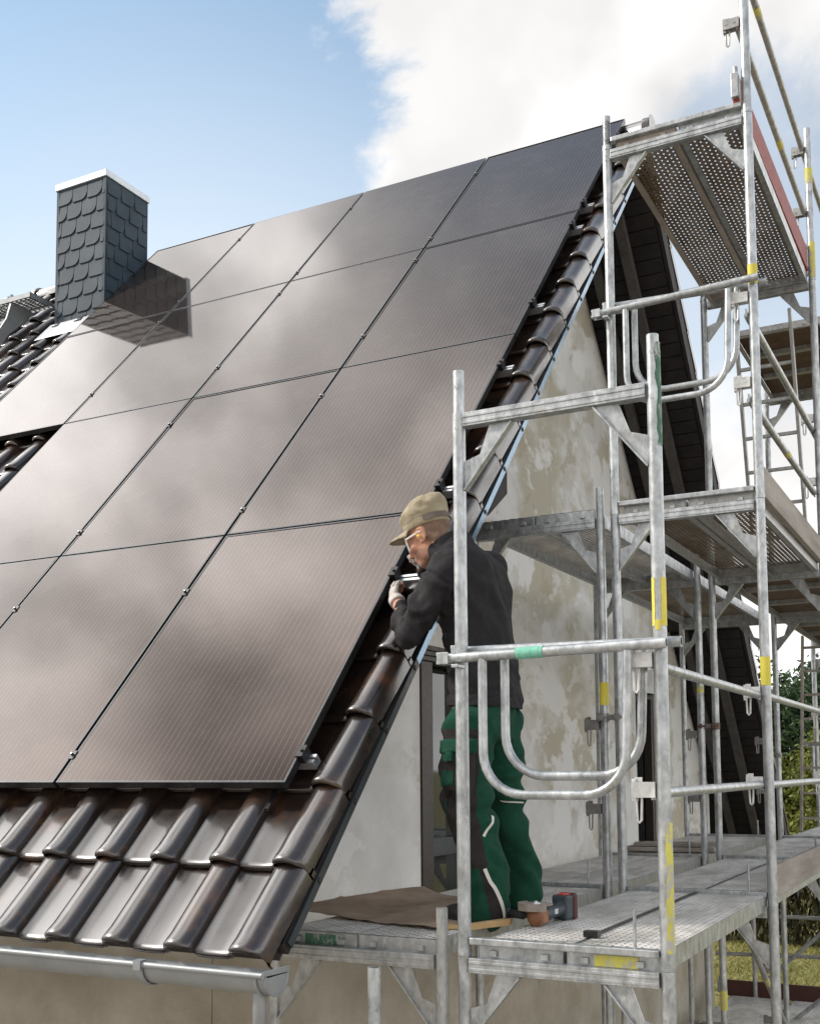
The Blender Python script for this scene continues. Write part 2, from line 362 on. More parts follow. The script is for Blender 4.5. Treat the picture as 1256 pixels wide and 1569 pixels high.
# ------------------------------------------------------------------ house
TH = .8258; CT, ST = math.cos(TH), math.sin(TH); P0 = V((-.6861,-.1405,.6559)); PW, PH = 1.1948, 1.7731
SV = V((0,CT,ST)); NV = V((0,-ST,CT)); TB = -.14                     # tile base lies this far under the panel faces
def R(x, v, o): return V((x, P0.y, P0.z)) + SV*v + NV*o
RY, RZ = 4.87, R(0, (4.87-P0.y-ST*-TB*1)/CT, TB).z                       # ridge line
RY = 4.70; vr = (RY-P0.y+ST*TB)/CT; RZ = R(0, vr, TB).z
T2 = math.radians(46.4); C2, S2 = math.cos(T2), math.sin(T2); SV2 = V((0,-C2,S2)); NV2 = V((0,S2,C2))
EAVE2 = 10.9; L2 = (EAVE2-RY)/C2
def R2(x, v, o): return V((x, RY, RZ)) - SV2*(L2-v) + NV2*(o-TB) if False else V((x, RY, RZ)) - SV2*(L2-v) + NV2*o
WX, YN, YF, GZ = -1.25, .6, 9.4, -2.95                                # gable plane, house corners, ground level
XL, XV, GX = -10.5, -.505, -.44                                                  # far end of the roof, verge
TP = .2855; CV = .385; V0 = -.70
house = thing('house', (WX, 5., GZ), 'rendered house with steep dark tiled roof, slate clad chimney and stained grey gable', 'house')

# tiles: real pan-and-roll tiles laid course by course
PROF = [(0,.003),(.012,-.001),(.05,-.003),(.10,-.003),(.138,-.001),(.147,.001),(.152,-.003),(.157,.002)]+[(.2215-.0635*math.cos(PI*t/11), .004+.051*math.sin(PI*t/11)**.85) for t in range(1,11)]+[(.2845,-.001),(.2852,-.008)]
def tile(mb, RF, x, v, jit, verge=False, vmax=99):
    prof = [(p[0],p[1]) for p in PROF]
    if verge: prof = prof[:-2] + [(.2855,.006),(.287,-.015),(.287,-.052)]
    rows = []
    def prow(vv, lift, dn, nose):
        row = []
        for px, pz in prof:
            roll = max(0, min(1, (pz-.01)/.035))
            z = pz*(1+.10*nose) + lift - dn + .004*nose*roll
            vx = vv - .006*min(1,px/.012)*min(1,max(0,(.150-px)/.012))*nose - .016*roll*nose
            row.append(RF(x+px, min(v+vx, vmax), z+jit))
        return row
    rows = [prow(.004, .012, 0, 1), prow(-.006, .018, 0, 1), prow(-.005, .030, 0, 1), prow(.003, .036, 0, 1), prow(.020, .0350, 0, .8), prow(.045, .0335, 0, .15), prow(.10,.030,0,0), prow(.22,.021,0,0), prow(.33,.0125,0,0), prow(CV+.03, .006, 0, 0)]
    mb.sheet([r for r in rows])
ncol = int((XV-XL)/TP)
mb = MB(); nrow = int((vr-V0)/CV)+1
for r in range(nrow):
    for c in range(ncol):
        x = XV-.288-c*TP
        if R(x, V0+r*CV, 0).y > RY-.1: continue
        if r > 4 and 5 < c and x > -4.0 and r < nrow-2: continue       # wholly under the modules
        tile(mb, lambda X,vv,o: R(X, vv, TB+o), x, V0+r*CV, random.uniform(-.002,.002), c == 0, vr-.02)
roof = mb.build('roof_tiles', M['tile'], house, smooth=50, fixn=False)
mb = MB()
for r in range(int(L2/CV)+1):
    for c in range(8):
        tile(mb, lambda X,vv,o: R2(-.44-(X+.44)-.2885 if False else X, vv, o), XV-.288-c*TP, r*CV, random.uniform(-.002,.002), c == 0, L2-.02)
mb.build('far_slope_tiles', M['tile'], house, smooth=50, fixn=False)
# ridge tiles
mb = MB()
for k in range(24):
    x1 = XV+.03-k*.41; n = 9
    def arc(x, r): return [V((x, RY+r*math.cos(PI*i/(n-1)*1.16-.25), RZ+.005+r*math.sin(PI*i/(n-1)*1.16-.25)*.9)) for i in range(n)]
    mb.sheet([arc(x1+.002,.10), arc(x1,.132), arc(x1-.05,.134), arc(x1-.06,.122), arc(x1-.43,.112)])
mb.tube([V((XV+.03,RY,RZ+.03)),V((XV+.036,RY,RZ+.03))], .115, 20)
mb.build('ridge_tiles', M['tile'], roof, smooth=50)
# roof body (boards), purlins, rafters
mb = MB()
def slab(RF, v0, v1, x0, x1, o0, o1):
    vs = [RF(x,v,o) for o in (o0,o1) for x,v in ((x0,v0),(x1,v0),(x1,v1),(x0,v1))]
    mb.add(vs, [(0,3,2,1),(4,5,6,7),(0,1,5,4),(1,2,6,5),(2,3,7,6),(3,0,4,7)])
slab(R, -.62, vr-.02, XL, XV-.045, TB-.115, TB-.03); slab(R2, .08, L2-.02, XL, XV-.045, -.185, -.03)
for k in range(int((L2-.2)/.125)): slab(R2, .09+k*.125, .09+k*.125+.117, WX-.36, XV-.047, -.20, -.1852)
mb.build('soffit_boards', M['dark_wood'], house, smooth=0)
mb = MB()
slab(R2, .10, L2-.2, -.86, -.78, -.28, -.203); slab(R, -.4, vr-.3, -.90, -.82, TB-.19, TB-.118)
slab(R2, .10, L2-.2, -1.13, -1.06, -.28, -.203)
mb.build('rafter', M['rafter'], house, smooth=0)
for poly, x1 in (([(1.30,1.93),(1.50,2.005),(1.75,2.17),(1.75,2.42),(1.30,1.98)], -.53), ([(-.05,.43),(.0,.47),(.10,.535),(.10,.64),(-.05,.49)], -.53)):
    b = MB(); b.plate([V(((WX+x1)/2,y,z)) for y,z in poly], V((x1-WX-.004,0,0))); b.build('purlin_end', M['dark_wood'], house, smooth=0, bevel=.004)
for (y0,y1,z0,z1) in ((7.6,7.8,2.10,2.32),):
    b = MB().box(WX+.002,-.5,y0,y1,z0,z1); b.build('purlin_end', M['dark_wood'], house, smooth=0)
# verge: dark barge board with metal strip under the tile flaps, sky reflection painted on its upper run
b = MB()
mb = MB(); slab(R, -.60, vr, XV-.040, XV-.008, TB-.100, TB-.045); slab(R2, .04, L2-.03, XV-.040, XV-.008, -.19, -.045); mb.build('barge_board', M['dark_wood'], house, smooth=0)
mb = MB(); slab(R, -.58, .9-.002, XV-.007, XV+.004, TB-.090, TB-.055); mb.build('verge_strip', M['anthracite'], house, smooth=0)  # lower run of the same strip, left dark without the painted sky blue
mb = MB(); slab(R, .9, vr, XV-.007, XV+.004, TB-.090, TB-.055); mb.build('verge_strip', M['skytrim'], house, smooth=0)
mb = MB()
for k in range(1, nrow-1):
    v = V0+k*CV; slab(R, v+.010, v+.026, XV+.0045, XV+.009, TB-.080, TB-.062)
mb.build('verge_clips', M['brownmetal'], house, smooth=0)

# walls
def wall_with_openings(name, mat, ops):
    """gable in the plane x = WX: solid prism 0.34 thick with rectangular openings"""
    s = MB(); ys = sorted({YN,YF,RY}|{o[0] for o in ops}|{o[1] for o in ops})
    def top(y): return min(R(0,(y-P0.y+ST*TB)/CT,TB).z-.13/CT, RZ-(y-RY)*math.tan(T2)-.21/C2)
    for a, b_ in zip(ys, ys[1:]):
        segs = [(GZ, None)]
        for o in ops:
            if a >= o[0]-1e-6 and b_ <= o[1]+1e-6: segs = [(GZ, o[2]), (o[3], None)]
        for z0, z1 in segs:
            za, zb = (top(a), top(b_)) if z1 is None else (z1, z1)
            s.add([(WX,a,z0),(WX,b_,z0),(WX,b_,zb),(WX,a,za),(WX-.34,a,z0),(WX-.34,b_,z0),(WX-.34,b_,zb),(WX-.34,a,za)],
                  [(0,1,2,3),(7,6,5,4),(0,4,5,1),(2,6,7,3)])
    for o in ops:
        s.add([(WX,o[0],o[2]),(WX-.34,o[0],o[2]),(WX-.34,o[0],o[3]),(WX,o[0],o[3]),(WX,o[1],o[2]),(WX-.34,o[1],o[2]),(WX-.34,o[1],o[3]),(WX,o[1],o[3])],
              [(0,1,2,3),(7,6,5,4),(0,4,5,1),(3,2,6,7)])
    s.add([(WX,YN,GZ),(WX-.34,YN,GZ),(WX-.34,YN,top(YN)),(WX,YN,top(YN)),(WX,YF,GZ),(WX-.34,YF,GZ),(WX-.34,YF,top(YF)),(WX,YF,top(YF))],[(0,1,2,3),(7,6,5,4)])
    return s.build(name, mat, house, smooth=0, fixn=False)
WIN = (2.10,3.12,-.34,1.44); DOOR = (6.52,7.25,-.08,1.42); WIN2 = (1.95,2.9,-2.2,-.75)
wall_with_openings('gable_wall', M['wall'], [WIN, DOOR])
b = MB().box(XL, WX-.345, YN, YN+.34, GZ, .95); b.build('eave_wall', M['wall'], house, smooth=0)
b = MB().box(XL, WX-.345, YF-.34, YF, GZ, .6); b.build('rear_wall', M['reveal'], house, smooth=0)
b = MB().box(XL, XL+.3, YN+.345, YF-.345, GZ, 1.2); b.build('end_wall', M['reveal'], house, smooth=0)
b = MB().box(XL+.31, WX-.35, YN+.35, YF-.35, -.42, -.345); b.build('storey_floor', M['concrete'], house, smooth=0)
def window(op, name, rail=None):
    y0,y1,z0,z1 = op; X = WX-.16
    f = bpy.data.objects.new(name, None); COL.objects.link(f); f.parent = house; f.location = V((X,(y0+y1)/2,z0))-world_loc(house)
    s = MB(); w = .075
    s.box(X-.04,X+.03,y0+.012,y0+w,z0+.01,z1-.01).box(X-.04,X+.03,y1-w,y1-.012,z0+.01,z1-.01).box(X-.04,X+.03,y0+w+.001,y1-w-.001,z0+.01,z0+w).box(X-.04,X+.03,y0+w+.001,y1-w-.001,z1-w,z1-.01)
    if rail: s.box(X-.04,X+.036,y0+w+.001,y1-w-.001,rail,rail+.11)
    s.build('window_frame', M['anthracite'], f, smooth=0, bevel=.004)
    MB().box(X-.012,X-.006,y0+w-.01,y1-w+.01,z0+w-.01,z1-w+.01).build('pane', M['glass'], f, smooth=0)
    s = MB().box(X+.05,WX+.012,y0+.004,y0+.15,z0+.004,z1-.10) if name == 'french_window' else MB().box(X+.05,WX-.03,y1-.10,y1-.012,z0+.004,z1-.05)
    s.build('shutter_guide', M['brownmetal'], f, smooth=0, bevel=.004)
    if name == 'french_window':
        s = MB()
        for k in range(3): s.box(X+.05,WX+.02-.004*k,y0-.02+.01*k,y1-.005,z1-.098+k*.033,z1-.098+k*.033+.028)
        s.build('shutter_box', M['brownmetal'], f, smooth=0, bevel=.003)
    return f
window(WIN, 'french_window', .16); window(DOOR, 'balcony_door')

# gutter with end cap, brackets and downpipe
gut = bpy.data.objects.new('gutter', None); COL.objects.link(gut); gut.parent = house
GY, GZ0, GR = -.578, .022, .068; gut.location = V((GX+.02,GY,GZ0))-world_loc(house)
s = MB(); n = 13
def garc(x, r, a0=PI*.98, a1=2*PI): return [V((x, GY+r*math.cos(a0+(a1-a0)*i/(n-1)), GZ0+r*math.sin(a0+(a1-a0)*i/(n-1)))) for i in range(n)]
s.sheet([garc(XL,GR), garc(GX+.015,GR)]); s.sheet([garc(GX+.015,GR-.004), garc(XL,GR-.004)])
s.tube([V((XL,GY-GR-.004,GZ0+.006)),V((GX+.012,GY-GR-.004,GZ0+.006))], .0105, 10)
s.build('gutter_channel', M['zinc'], gut, smooth=50, fixn=False)
s = MB(); n = 13
s.plate(garc(GX+.018,GR+.004), V((.004,0,0))); s.plate([V((GX+.018,GY-GR-.015,GZ0+.02)),V((GX+.018,GY+GR+.004,GZ0+.02)),V((GX+.018,GY+GR+.004,GZ0-.002)),V((GX+.018,GY-GR-.015,GZ0-.002))], V((.004,0,0)))
for i in range(4): s.tube(garc(GX+.0195, GR*(.98-.0*i)), .004, 6, cap=False) if i == 0 else None
s.tube([V((GX-.02,GY+(GR+.003)*math.cos(PI+PI*i/12),GZ0+(GR+.003)*math.sin(PI+PI*i/12))) for i in range(13)], .006, 6)
s.build('end_cap', M['zinc'], gut, smooth=40)
for x in (-.95,-1.83,-2.7,-3.6,-4.5):
    s = MB(); n = 13
    a = garc(x-.014, GR+.004, PI*.93, 1.6*PI); b_ = garc(x+.014, GR+.004, PI*.93, 1.6*PI); a2 = garc(x-.014, GR+.008, PI*.93, 1.6*PI); b2 = garc(x+.014, GR+.008, PI*.93, 1.6*PI)
    s.loft([[a[i],b_[i],b2[i],a2[i]] for i in range(n)]); s.box(x-.016,x+.016,GY-GR-.020,GY-GR+.014,GZ0-.012,GZ0+.022)
    s.build('gutter_bracket', M['zinc'], gut, smooth=40)
s = MB(); s.tube([V((GX-.05,GY,GZ0-.06)),V((GX-.05,GY,GZ0-.22)),V((GX-.08,GY+.05,GZ0-.30)),V((WX+.1,YN-.15,-.75)),V((WX+.06,YN-.08,-.9)),V((WX+.06,YN-.08,GZ))], .024, 16)
s.build('downpipe', M['zinc'], gut, smooth=50)

# chimney: slate scales, corner trims, zinc cap and flue
CX0,CX1,CY0,CY1,CZB,CZ = -6.06,-5.47,3.95,4.50,4.4,6.285
ch = bpy.data.objects.new('chimney', None); COL.objects.link(ch); ch.parent = roof; ch.location = V((-5.76,4.2,4.6))-world_loc(roof)
MB().box(CX0+.012,CX1-.012,CY0+.012,CY1-.012,CZB,CZ+.01).build('chimney_core', M['slategap'], ch, smooth=0)
s = MB()
def slates(o, ax, nrm, W):
    up = V((0,0,1)); rows = 12; h = (CZ-CZB)/rows; cw = .186
    for r in range(rows-1,-1,-1):
        z = CZB+r*h; off = (r*.068) % cw
        for k in range(-1, 6):
            a, b_ = max(.004, k*cw+off), min(W-.004, (k+1)*cw+off-.007)
            if b_-a < .02: continue
            full = (k+1)*cw+off-.004 <= W-.004; rr = min(.075,(b_-a)*.8) if full else 0
            pts = [(a,0)]+([(b_-rr+rr*math.sin(PI/2*i/6), rr*(1-math.cos(PI/2*i/6))*1.1) for i in range(7)] if rr else [(b_,0)])
            Ht = min(h*1.9, CZ-z); pts += [(b_,Ht),(a,Ht)]
            s.plate([o+ax*q[0]+up*(z+q[1]+.0)+nrm*(.022-.0105*q[1]/h) for q in pts], nrm*.008)
slates(V((CX0,CY0,0)), V((1,0,0)), V((0,-1,0)), CX1-CX0); slates(V((CX1,CY0,0)), V((0,1,0)), V((1,0,0)), CY1-CY0)
slates(V((CX0,CY1,0)), V((0,-1,0)), V((-1,0,0)), CY1-CY0); slates(V((CX1,CY1,0)), V((-1,0,0)), V((0,1,0)), CX1-CX0)
s.build('slate_cladding', M['slate'], ch, smooth=0)
s = MB()
for x, y in ((CX0,CY0),(CX1,CY0),(CX0,CY1),(CX1,CY1)): s.box(x-.016,x+.016,y-.022,y+.016,CZB,CZ)
s.build('corner_trim', M['slate'], ch, smooth=0)
s = MB().box(CX0-.03,CX1+.03,CY0-.035,CY1+.03,CZ,CZ+.065); s.build('chimney_cap', M['capmetal'], ch, smooth=0, bevel=.006)
s = MB().tube([V((-5.80,4.28,CZ+.066)),V((-5.80,4.28,CZ+.14))], .105, 24).tube([V((-5.80,4.28,CZ+.14)),V((-5.80,4.28,CZ+.15))], .125, 24); s.build('flue_pipe', M['capmetal'], ch, smooth=40)
mb = MB(); slab(R, 5.60, 5.90, CX0-.04, CX1+.06, TB+.078, TB+.084); mb.build('chimney_flashing', M['capmetal'], ch, smooth=0, bevel=.006)

# chimney sweep's walkway grate on the roof
wk = bpy.data.objects.new('roof_walkway', None); COL.objects.link(wk); wk.parent = roof; wk.location = V((-7.2,3.95,5.2))-world_loc(roof)
s = MB(); y0, y1, z0 = 3.78, 4.08, 5.27
s.box(-9.0,-6.25,y0,y0+.004,z0-.045,z0).box(-9.0,-6.25,y1-.004,y1,z0-.045,z0).box(-6.254,-6.25,y0,y1,z0-.045,z0)
for k in range(10): s.box(-9.0,-6.25,y0+.012+k*.03,y0+.026+k*.03,z0-.004,z0)
for k in range(46): s.box(-8.99+k*.06,-8.97+k*.06,y0+.004,y1-.004,z0-.010,z0-.0045)
s.build('walkway_grate', M['zinc'], wk, smooth=0)
for x in (-6.52,-8.2):
    s = MB(); arc = [V((x,y0+.02+.13*math.sin(t),z0-.05-.10*(1-math.cos(t)))) for t in [PI/2*i/6 for i in range(7)]]
    s.plate([V((x,3.79,z0-.05)),V((x,4.06,z0-.05)),V((x,3.99,z0-.16)),V((x,3.78,z0-.36)),V((x,3.58,z0-.66)),V((x,3.60,z0-.45)),V((x,3.74,z0-.22))], V((.02,0,0)))
    s.tube([V((x,3.80,z0-.05)),V((x,3.80,z0+.03))], .018, 10)
    s.build('walkway_bracket', M['zinc'], wk, smooth=40)

# ------------------------------------------------------------------ solar modules on aluminium rails
ordr = ['bottom row','second row up','third row up','top row']; ordc = ['at the roof verge','second from the verge','third from the verge','fourth from the verge']
extra = {(0,0):'with an earthing clamp at its lower corner',(0,1):'beside the working man\'s head',(3,0):'partly behind the scaffold post',(3,3):'mirroring the chimney',(2,3):'below the chimney reflection'}
protop = None
RAILV = [.16,1.29,2.0,3.2,3.96,5.1,5.47,6.72]
for c in range(4):
    for r in range(4):
        if c == 3 and r < 2: continue
        x1 = P0.x-c*PW-(.0 if c == 0 else .009); x0 = P0.x-(c+1)*PW+.009; v0 = r*PH+(.006 if r else 0); v1 = (r+1)*PH-.006
        lab = f'black framed solar panel in the {ordr[r]}, {ordc[c]}'
        t = thing('solar_panel', R((x0+x1)/2, v0, -.035), lab, 'solar panel', 'solar panels on the roof slope')
        fr = MB(); lw = .010
        def sl(a,b_,va,vb,o0,o1):
            vs = [R(x,v,o) for o in (o0,o1) for x,v in ((a,va),(b_,va),(b_,vb),(a,vb))]
            fr.add(vs, [(0,3,2,1),(4,5,6,7),(0,1,5,4),(1,2,6,5),(2,3,7,6),(3,0,4,7)])
        sl(x0,x0+lw,v0,v1,-.036,0); sl(x1-lw,x1,v0,v1,-.036,0); sl(x0+lw+.0003,x1-lw-.0003,v0,v0+lw,-.036,0); sl(x0+lw+.0003,x1-lw-.0003,v1-lw,v1,-.036,0)
        fr.build('frame', M['frame'], t, smooth=0)
        a,b_,va,vb = x0+lw,x1-lw,v0+lw,v1-lw
        # glass: local axes in the roof plane so that the cell wires follow the slope
        gm = MB().add([(-(b_-a)/2,0,0),((b_-a)/2,0,0),((b_-a)/2,vb-va,0),(-(b_-a)/2,vb-va,0),(-(b_-a)/2,0,-.006),((b_-a)/2,0,-.006),((b_-a)/2,vb-va,-.006),(-(b_-a)/2,vb-va,-.006)],
             [(0,1,2,3),(7,6,5,4),(0,4,5,1),(1,5,6,2),(2,6,7,3),(3,7,4,0)])
        go = gm.build('glass', M['pv'], t, smooth=0, local=True, fixn=False); go.rotation_euler = (TH,0,0)
        go.location = R((a+b_)/2, va, -.0015)-V(t.location)
        go.rotation_euler.x += random.uniform(-.0022,.0022); go.rotation_euler.y = random.uniform(-.0022,.0022)
        for q in range(2):
            vv = RAILV[2*r+q]
            if c == 0:
                s = MB(); s.add([], []); 
                def blk(xa,xb,va_,vb_,o0,o1): 
                    vs = [R(x,v,o) for o in (o0,o1) for x,v in ((xa,va_),(xb,va_),(xb,vb_),(xa,vb_))]
                    s.add(vs, [(0,3,2,1),(4,5,6,7),(0,1,5,4),(1,2,6,5),(2,3,7,6),(3,0,4,7)])
                blk(x1+.0005,x1+.022,vv-.03,vv+.03,-.036,.003); blk(x1-.012,x1+.0225,vv-.03,vv+.03,.0032,.007); s.tube([R(x1+.011,vv,.007),R(x1+.011,vv,.016)], .007, 8)
                s.build('end_clamp', M['black_metal'], t, smooth=0)
            s = MB()
            def blk(xa,xb,va_,vb_,o0,o1):
                vs = [R(x,v,o) for o in (o0,o1) for x,v in ((xa,va_),(xb,va_),(xb,vb_),(xa,vb_))]
                s.add(vs, [(0,3,2,1),(4,5,6,7),(0,1,5,4),(1,2,6,5),(2,3,7,6),(3,0,4,7)])
            if not (c == 3 or (c == 2 and r < 2)):
                blk(x0-.022,x0+.006,vv-.024,vv+.024,.0005,.004); s.tube([R(x0-.009,vv,.005),R(x0-.009,vv,.013)], .007, 8)
                s.build('mid_clamp', M['frame'], t, smooth=0)
                b2 = MB().tube([R(x0-.009,vv,.0131),R(x0-.009,vv,.0155)], .005, 8); b2.build('clamp_bolt', M['alu'], t, smooth=0)
for k, vv in enumerate(RAILV):
    xe = P0.x+(.150 if k == 1 else (.05 if k == 0 else .072)); xs = P0.x-3*PW-.05 if k < 4 else P0.x-4*PW-.05
    place = ['under the bottom edge of the lowest panels','under the glove of the working man','behind the standing scaffold post above the cap','beside the gusset of the nearest scaffold frame','a short way above the second panel seam','lower of the close pair near the third seam','upper of the close pair near the third seam','topmost just below the ridge'][k]
    t = thing('mounting_rail', R(xe, vv, -.08), f'aluminium mounting rail end, {place}', 'mounting rail', 'mounting rails under the solar panels')
    s = MB()
    def blk(xa,xb,va_,vb_,o0,o1):
        vs = [R(x,v,o) for o in (o0,o1) for x,v in ((xa,va_),(xb,va_),(xb,vb_),(xa,vb_))]
        s.add(vs, [(0,3,2,1),(4,5,6,7),(0,1,5,4),(1,2,6,5),(2,3,7,6),(3,0,4,7)])
    blk(xs,xe,vv-.022,vv+.022,-.080,-.074); blk(xs,xe,vv-.022,vv-.016,-.0738,-.038); blk(xs,xe,vv+.016,vv+.022,-.0738,-.038); blk(xs,xe,vv-.0158,vv-.006,-.044,-.038); blk(xs,xe,vv+.006,vv+.0158,-.044,-.038)
    s.build('rail_profile', M['alu'], t, smooth=0)
    if k in (2,3,4,5,6,7):
        s = MB(); blk(xe+.0005,xe+.005,vv-.024,vv+.024,-.082,-.036); s.build('end_plug', M['rubber'], t, smooth=0)
    if k == 0:
        for hx in (-.80,-1.76,-2.7):
            s = MB(); blk(hx-.018,hx+.018,vv-.215,vv-.02,-.098,-.092); blk(hx-.018,hx+.018,vv-.22,vv-.214,-.135,-.0985); blk(hx-.018,hx+.018,vv-.03,vv+.0,-.0915,-.082)
            s.build('roof_hook', M['black_metal'], t, smooth=0)
# ------------------------------------------------------------------ scaffold
TR = .0242; FWD = .74
def bracket(mb_parent, x, z, side=-1, mat='cast'):
    """guard-rail wedge housing on a post: cast box, pin holes and a hanging wedge"""
    s = MB(); x0 = x+side*TR; x1 = x+side*.105
    s.box(min(x0,x1),max(x0,x1),-.021,-.015,z-.018,z+.034); s.box(min(x0,x1),max(x0,x1),.015,.021,z-.018,z+.034); s.box(min(x1,x1-side*.014),max(x1,x1-side*.014),-.0148,.0148,z-.03,z+.045)
    s.box(min(x0,x0+side*.02),max(x0,x0+side*.02),-.0148,.0148,z-.018,z+.034)
    for q in (.035,.075): s.tube([V((x+side*(TR+q-.01),-.024,z+.010)),V((x+side*(TR+q-.01),.024,z+.010))], .0075, 10)
    o = s.build('guardrail_bracket', M[mat], mb_parent, smooth=30, local=True)
    w = MB(); xx = x+side*.085
    w.tube([V((xx-.010,0,z-.02)),V((xx-.007,0,z-.095)),V((xx,0,z-.103)),V((xx+.007,0,z-.095)),V((xx+.010,0,z-.02))], .0045, 8); w.box(xx-.012,xx+.012,-.004,.004,z-.02,z+.05)
    w.build('wedge', M[mat], o, smooth=30, local=True)
    return o
def gusset(t, side, W, mat):
    s = MB(); sg = 1 if side == 0 else -1; X = 0 if side == 0 else W
    def P(dx, z): return V((X+sg*dx, 0, z))
    s.plate([P(.215,1.972),P(.022,1.735),P(.022,1.845),P(.085,1.865),P(.125,1.972)], V((0,.006,0)))
    a, b_ = P(.215,1.970), P(.024,1.735); d = (b_-a); nrm = V((d.z,0,-d.x)).normalized()*(-sg)
    s.obox((a+b_)/2, d/2, V((0,.016,0)), nrm*.003)
    return s.build('gusset_plate', M[mat], t, smooth=30, local=True)
def frame_mesh(W=FWD, mat='galv', spig=(True,True), lockbar=True, brs=True, gus=True, inner_top=2.03, outer_top=2.03, bmat='cast', brz=(1.06,.62), pins=True):
    t = thing('scaffold_upright', (0,0,0), '', 'scaffold frame', 'upright scaffold frames along the gable')
    for x, sp, tp in ((0,spig[0],inner_top),(W,spig[1],outer_top)):
        s = MB().hollow((x,0,.035),(x,0,tp),TR)
        if sp: s.hollow((x,0,tp-.03),(x,0,tp+.165),.0212,.003)
        for z in (.09,tp-.06): s.tube([V((x,-TR-.0015,z)),V((x,TR+.0015,z))], .007, 8)
        s.tube([V((x,0,.032)),V((x,0,.046))], TR+.0012, 16)
        if sp: s.tube([V((x,-.0224,tp+.10)),V((x,.0224,tp+.10))], .0075, 8)
        s.build('post', M[mat], t, smooth=40, local=True)
    if gus:
        s = MB().box(TR+.001,W-TR-.001,-.024,.024,1.974,2.026).box(TR+.001,W-TR-.001,-.027,-.0242,1.982,1.992).box(TR+.001,W-TR-.001,-.027,-.0242,2.006,2.016)
        s.build('transom', M[mat], t, smooth=0, bevel=.004, local=True)
        gusset(t,0,W,mat); gusset(t,1,W,mat)
    if lockbar:
        s = MB().box(TR+.001,W-TR-.001,-.020,.020,.072,.098); s.build('lock_bar', M[mat], t, smooth=0, bevel=.004, local=True)
        if pins:
            s = MB().tube([V((.63,0,.098)),V((.63,0,.225))], .006, 8); s.build('toe_board_pin', M[mat], t, local=True)
    if brs:
        for z in brz: bracket(t, W, z, -1, bmat)
    return t
def band(post_world, z0, z1, t, name='inspection_label', mat='yellow_label', a0=-2.6, a1=.6, wob=0, label=None):
    """label wrapped round a post"""
    x, y = post_world; n = 12; rows = []; r = TR+.0012
    m = 2 if not wob else 14
    for j in range(m):
        z = z0+(z1-z0)*j/(m-1); w = wob*(random.random()-.5) if wob else 0
        rows.append([V((x+r*math.cos(a0+w+(a1-a0)*i/(n-1)), y+r*math.sin(a0+w+(a1-a0)*i/(n-1)), z)) for i in range(n)])
    o = MB().sheet(rows).build(name, M[mat], t, smooth=60)
    if label: o['label'] = label
    return o
YA = [0, 1.935, 4.179, 6.62, 9.0]; XB = -.825
A = frame_mesh(); A_plain = None
frames = {}
def put(key, proto, x, y, z, label, first=False):
    o = proto if first else copy_tree(proto)
    o.location = (x,y,z-2); o['label'] = label; frames[key] = o; return o
lv = {0:'below the worker\'s deck', 2:'at the worker\'s level', 4:'one lift above the worker'}
put('A0_0', A, 0, YA[0], 0, 'lower galvanised frame carrying the front end of the worker\'s deck', True)
put('A0_2', A, 0, YA[0], 2, 'closest full galvanised frame, two open spigots up, between viewer and worker')
put('A1_0', A, 0, YA[1], 0, 'lower galvanised frame under the second row of posts past the worker')
put('A1_2', A, 0, YA[1], 2, 'galvanised frame at worker level just beyond the power tool')
put('A1_4', A, 0, YA[1], 4, 'upper galvanised frame holding the near end of the highest perforated decks')
put('A2_0', A, 0, YA[2], 0, 'lower frame under the long weathered toe board')
put('A2_2', A, 0, YA[2], 2, 'frame at worker level where the decks change from the first bay to the plank pile')
put('A2_4', A, 0, YA[2], 4, 'upper frame holding the far end of the highest perforated decks')
put('A3_0', A, 0, YA[3], 0, 'lower frame beside the red brown board at ground storey')
put('A3_2', A, 0, YA[3], 2, 'frame at worker level beside the lower ladder')
put('A3_4', A, 0, YA[3], 4, 'upper frame under the far edge of the brown plywood deck')
put('A4_0', A, 0, YA[4], 0, 'last lower frame, seen against the lawn at the end of the scaffold')
put('A4_2', A, 0, YA[4], 2, 'last frame at worker level, seen against the trees')
top1 = frame_mesh(spig=(True,False), gus=False, inner_top=.06, outer_top=2.03, brs=True, brz=(.98,.52), bmat='galv_old'); put('top1', top1, 0, YA[1], 6, 'tall single guard post with lock bar above the highest deck, reaching the sky', True)
top2 = frame_mesh(spig=(True,False), gus=False, inner_top=.06, outer_top=1.12, brs=True, brz=(.96,.52), bmat='galv_old'); put('top2', top2, 0, YA[2], 6, 'shorter guard post with yellow marks at the far end of the highest deck', True)
B = frame_mesh(W=.735, mat='galv', bmat='cast_dark', brz=(.92,.48)); wB = .735
put('B1_2', B, XB, YA[1]+.03, 2, 'narrow inner frame by the wall carrying the near end of the head height deck', True)
put('B1_0', B, XB, YA[1]+.03, 0, 'lower inner frame by the wall under the second row of posts')
put('B2_2', B, XB, YA[2]-.05, 2, 'inner frame by the wall with rusty couplers in front of the dark far eave')
put('B2_0', B, XB, YA[2]-.05, 0, 'lower inner frame by the wall under the plank pile')
put('B3_2', B, XB, YA[3], 2, 'inner frame at the house corner beyond the balcony door')
put('B3_0', B, XB, YA[3], 0, 'lower inner frame at the house corner')
B0 = frame_mesh(W=.735, mat='galv_old', brs=False, lockbar=True); put('B0_0', B0, XB, YA[0]+.0, 0, 'short inner frame at the gutter end with a grey spigot and the cardboard above', True)
for k_, f_ in frames.items():
    if not k_.endswith('_2'):
        for ch_ in [c for c in bpy.data.objects if c.parent == f_ and c.name.startswith('toe_board_pin')]: bpy.data.objects.remove(ch_)
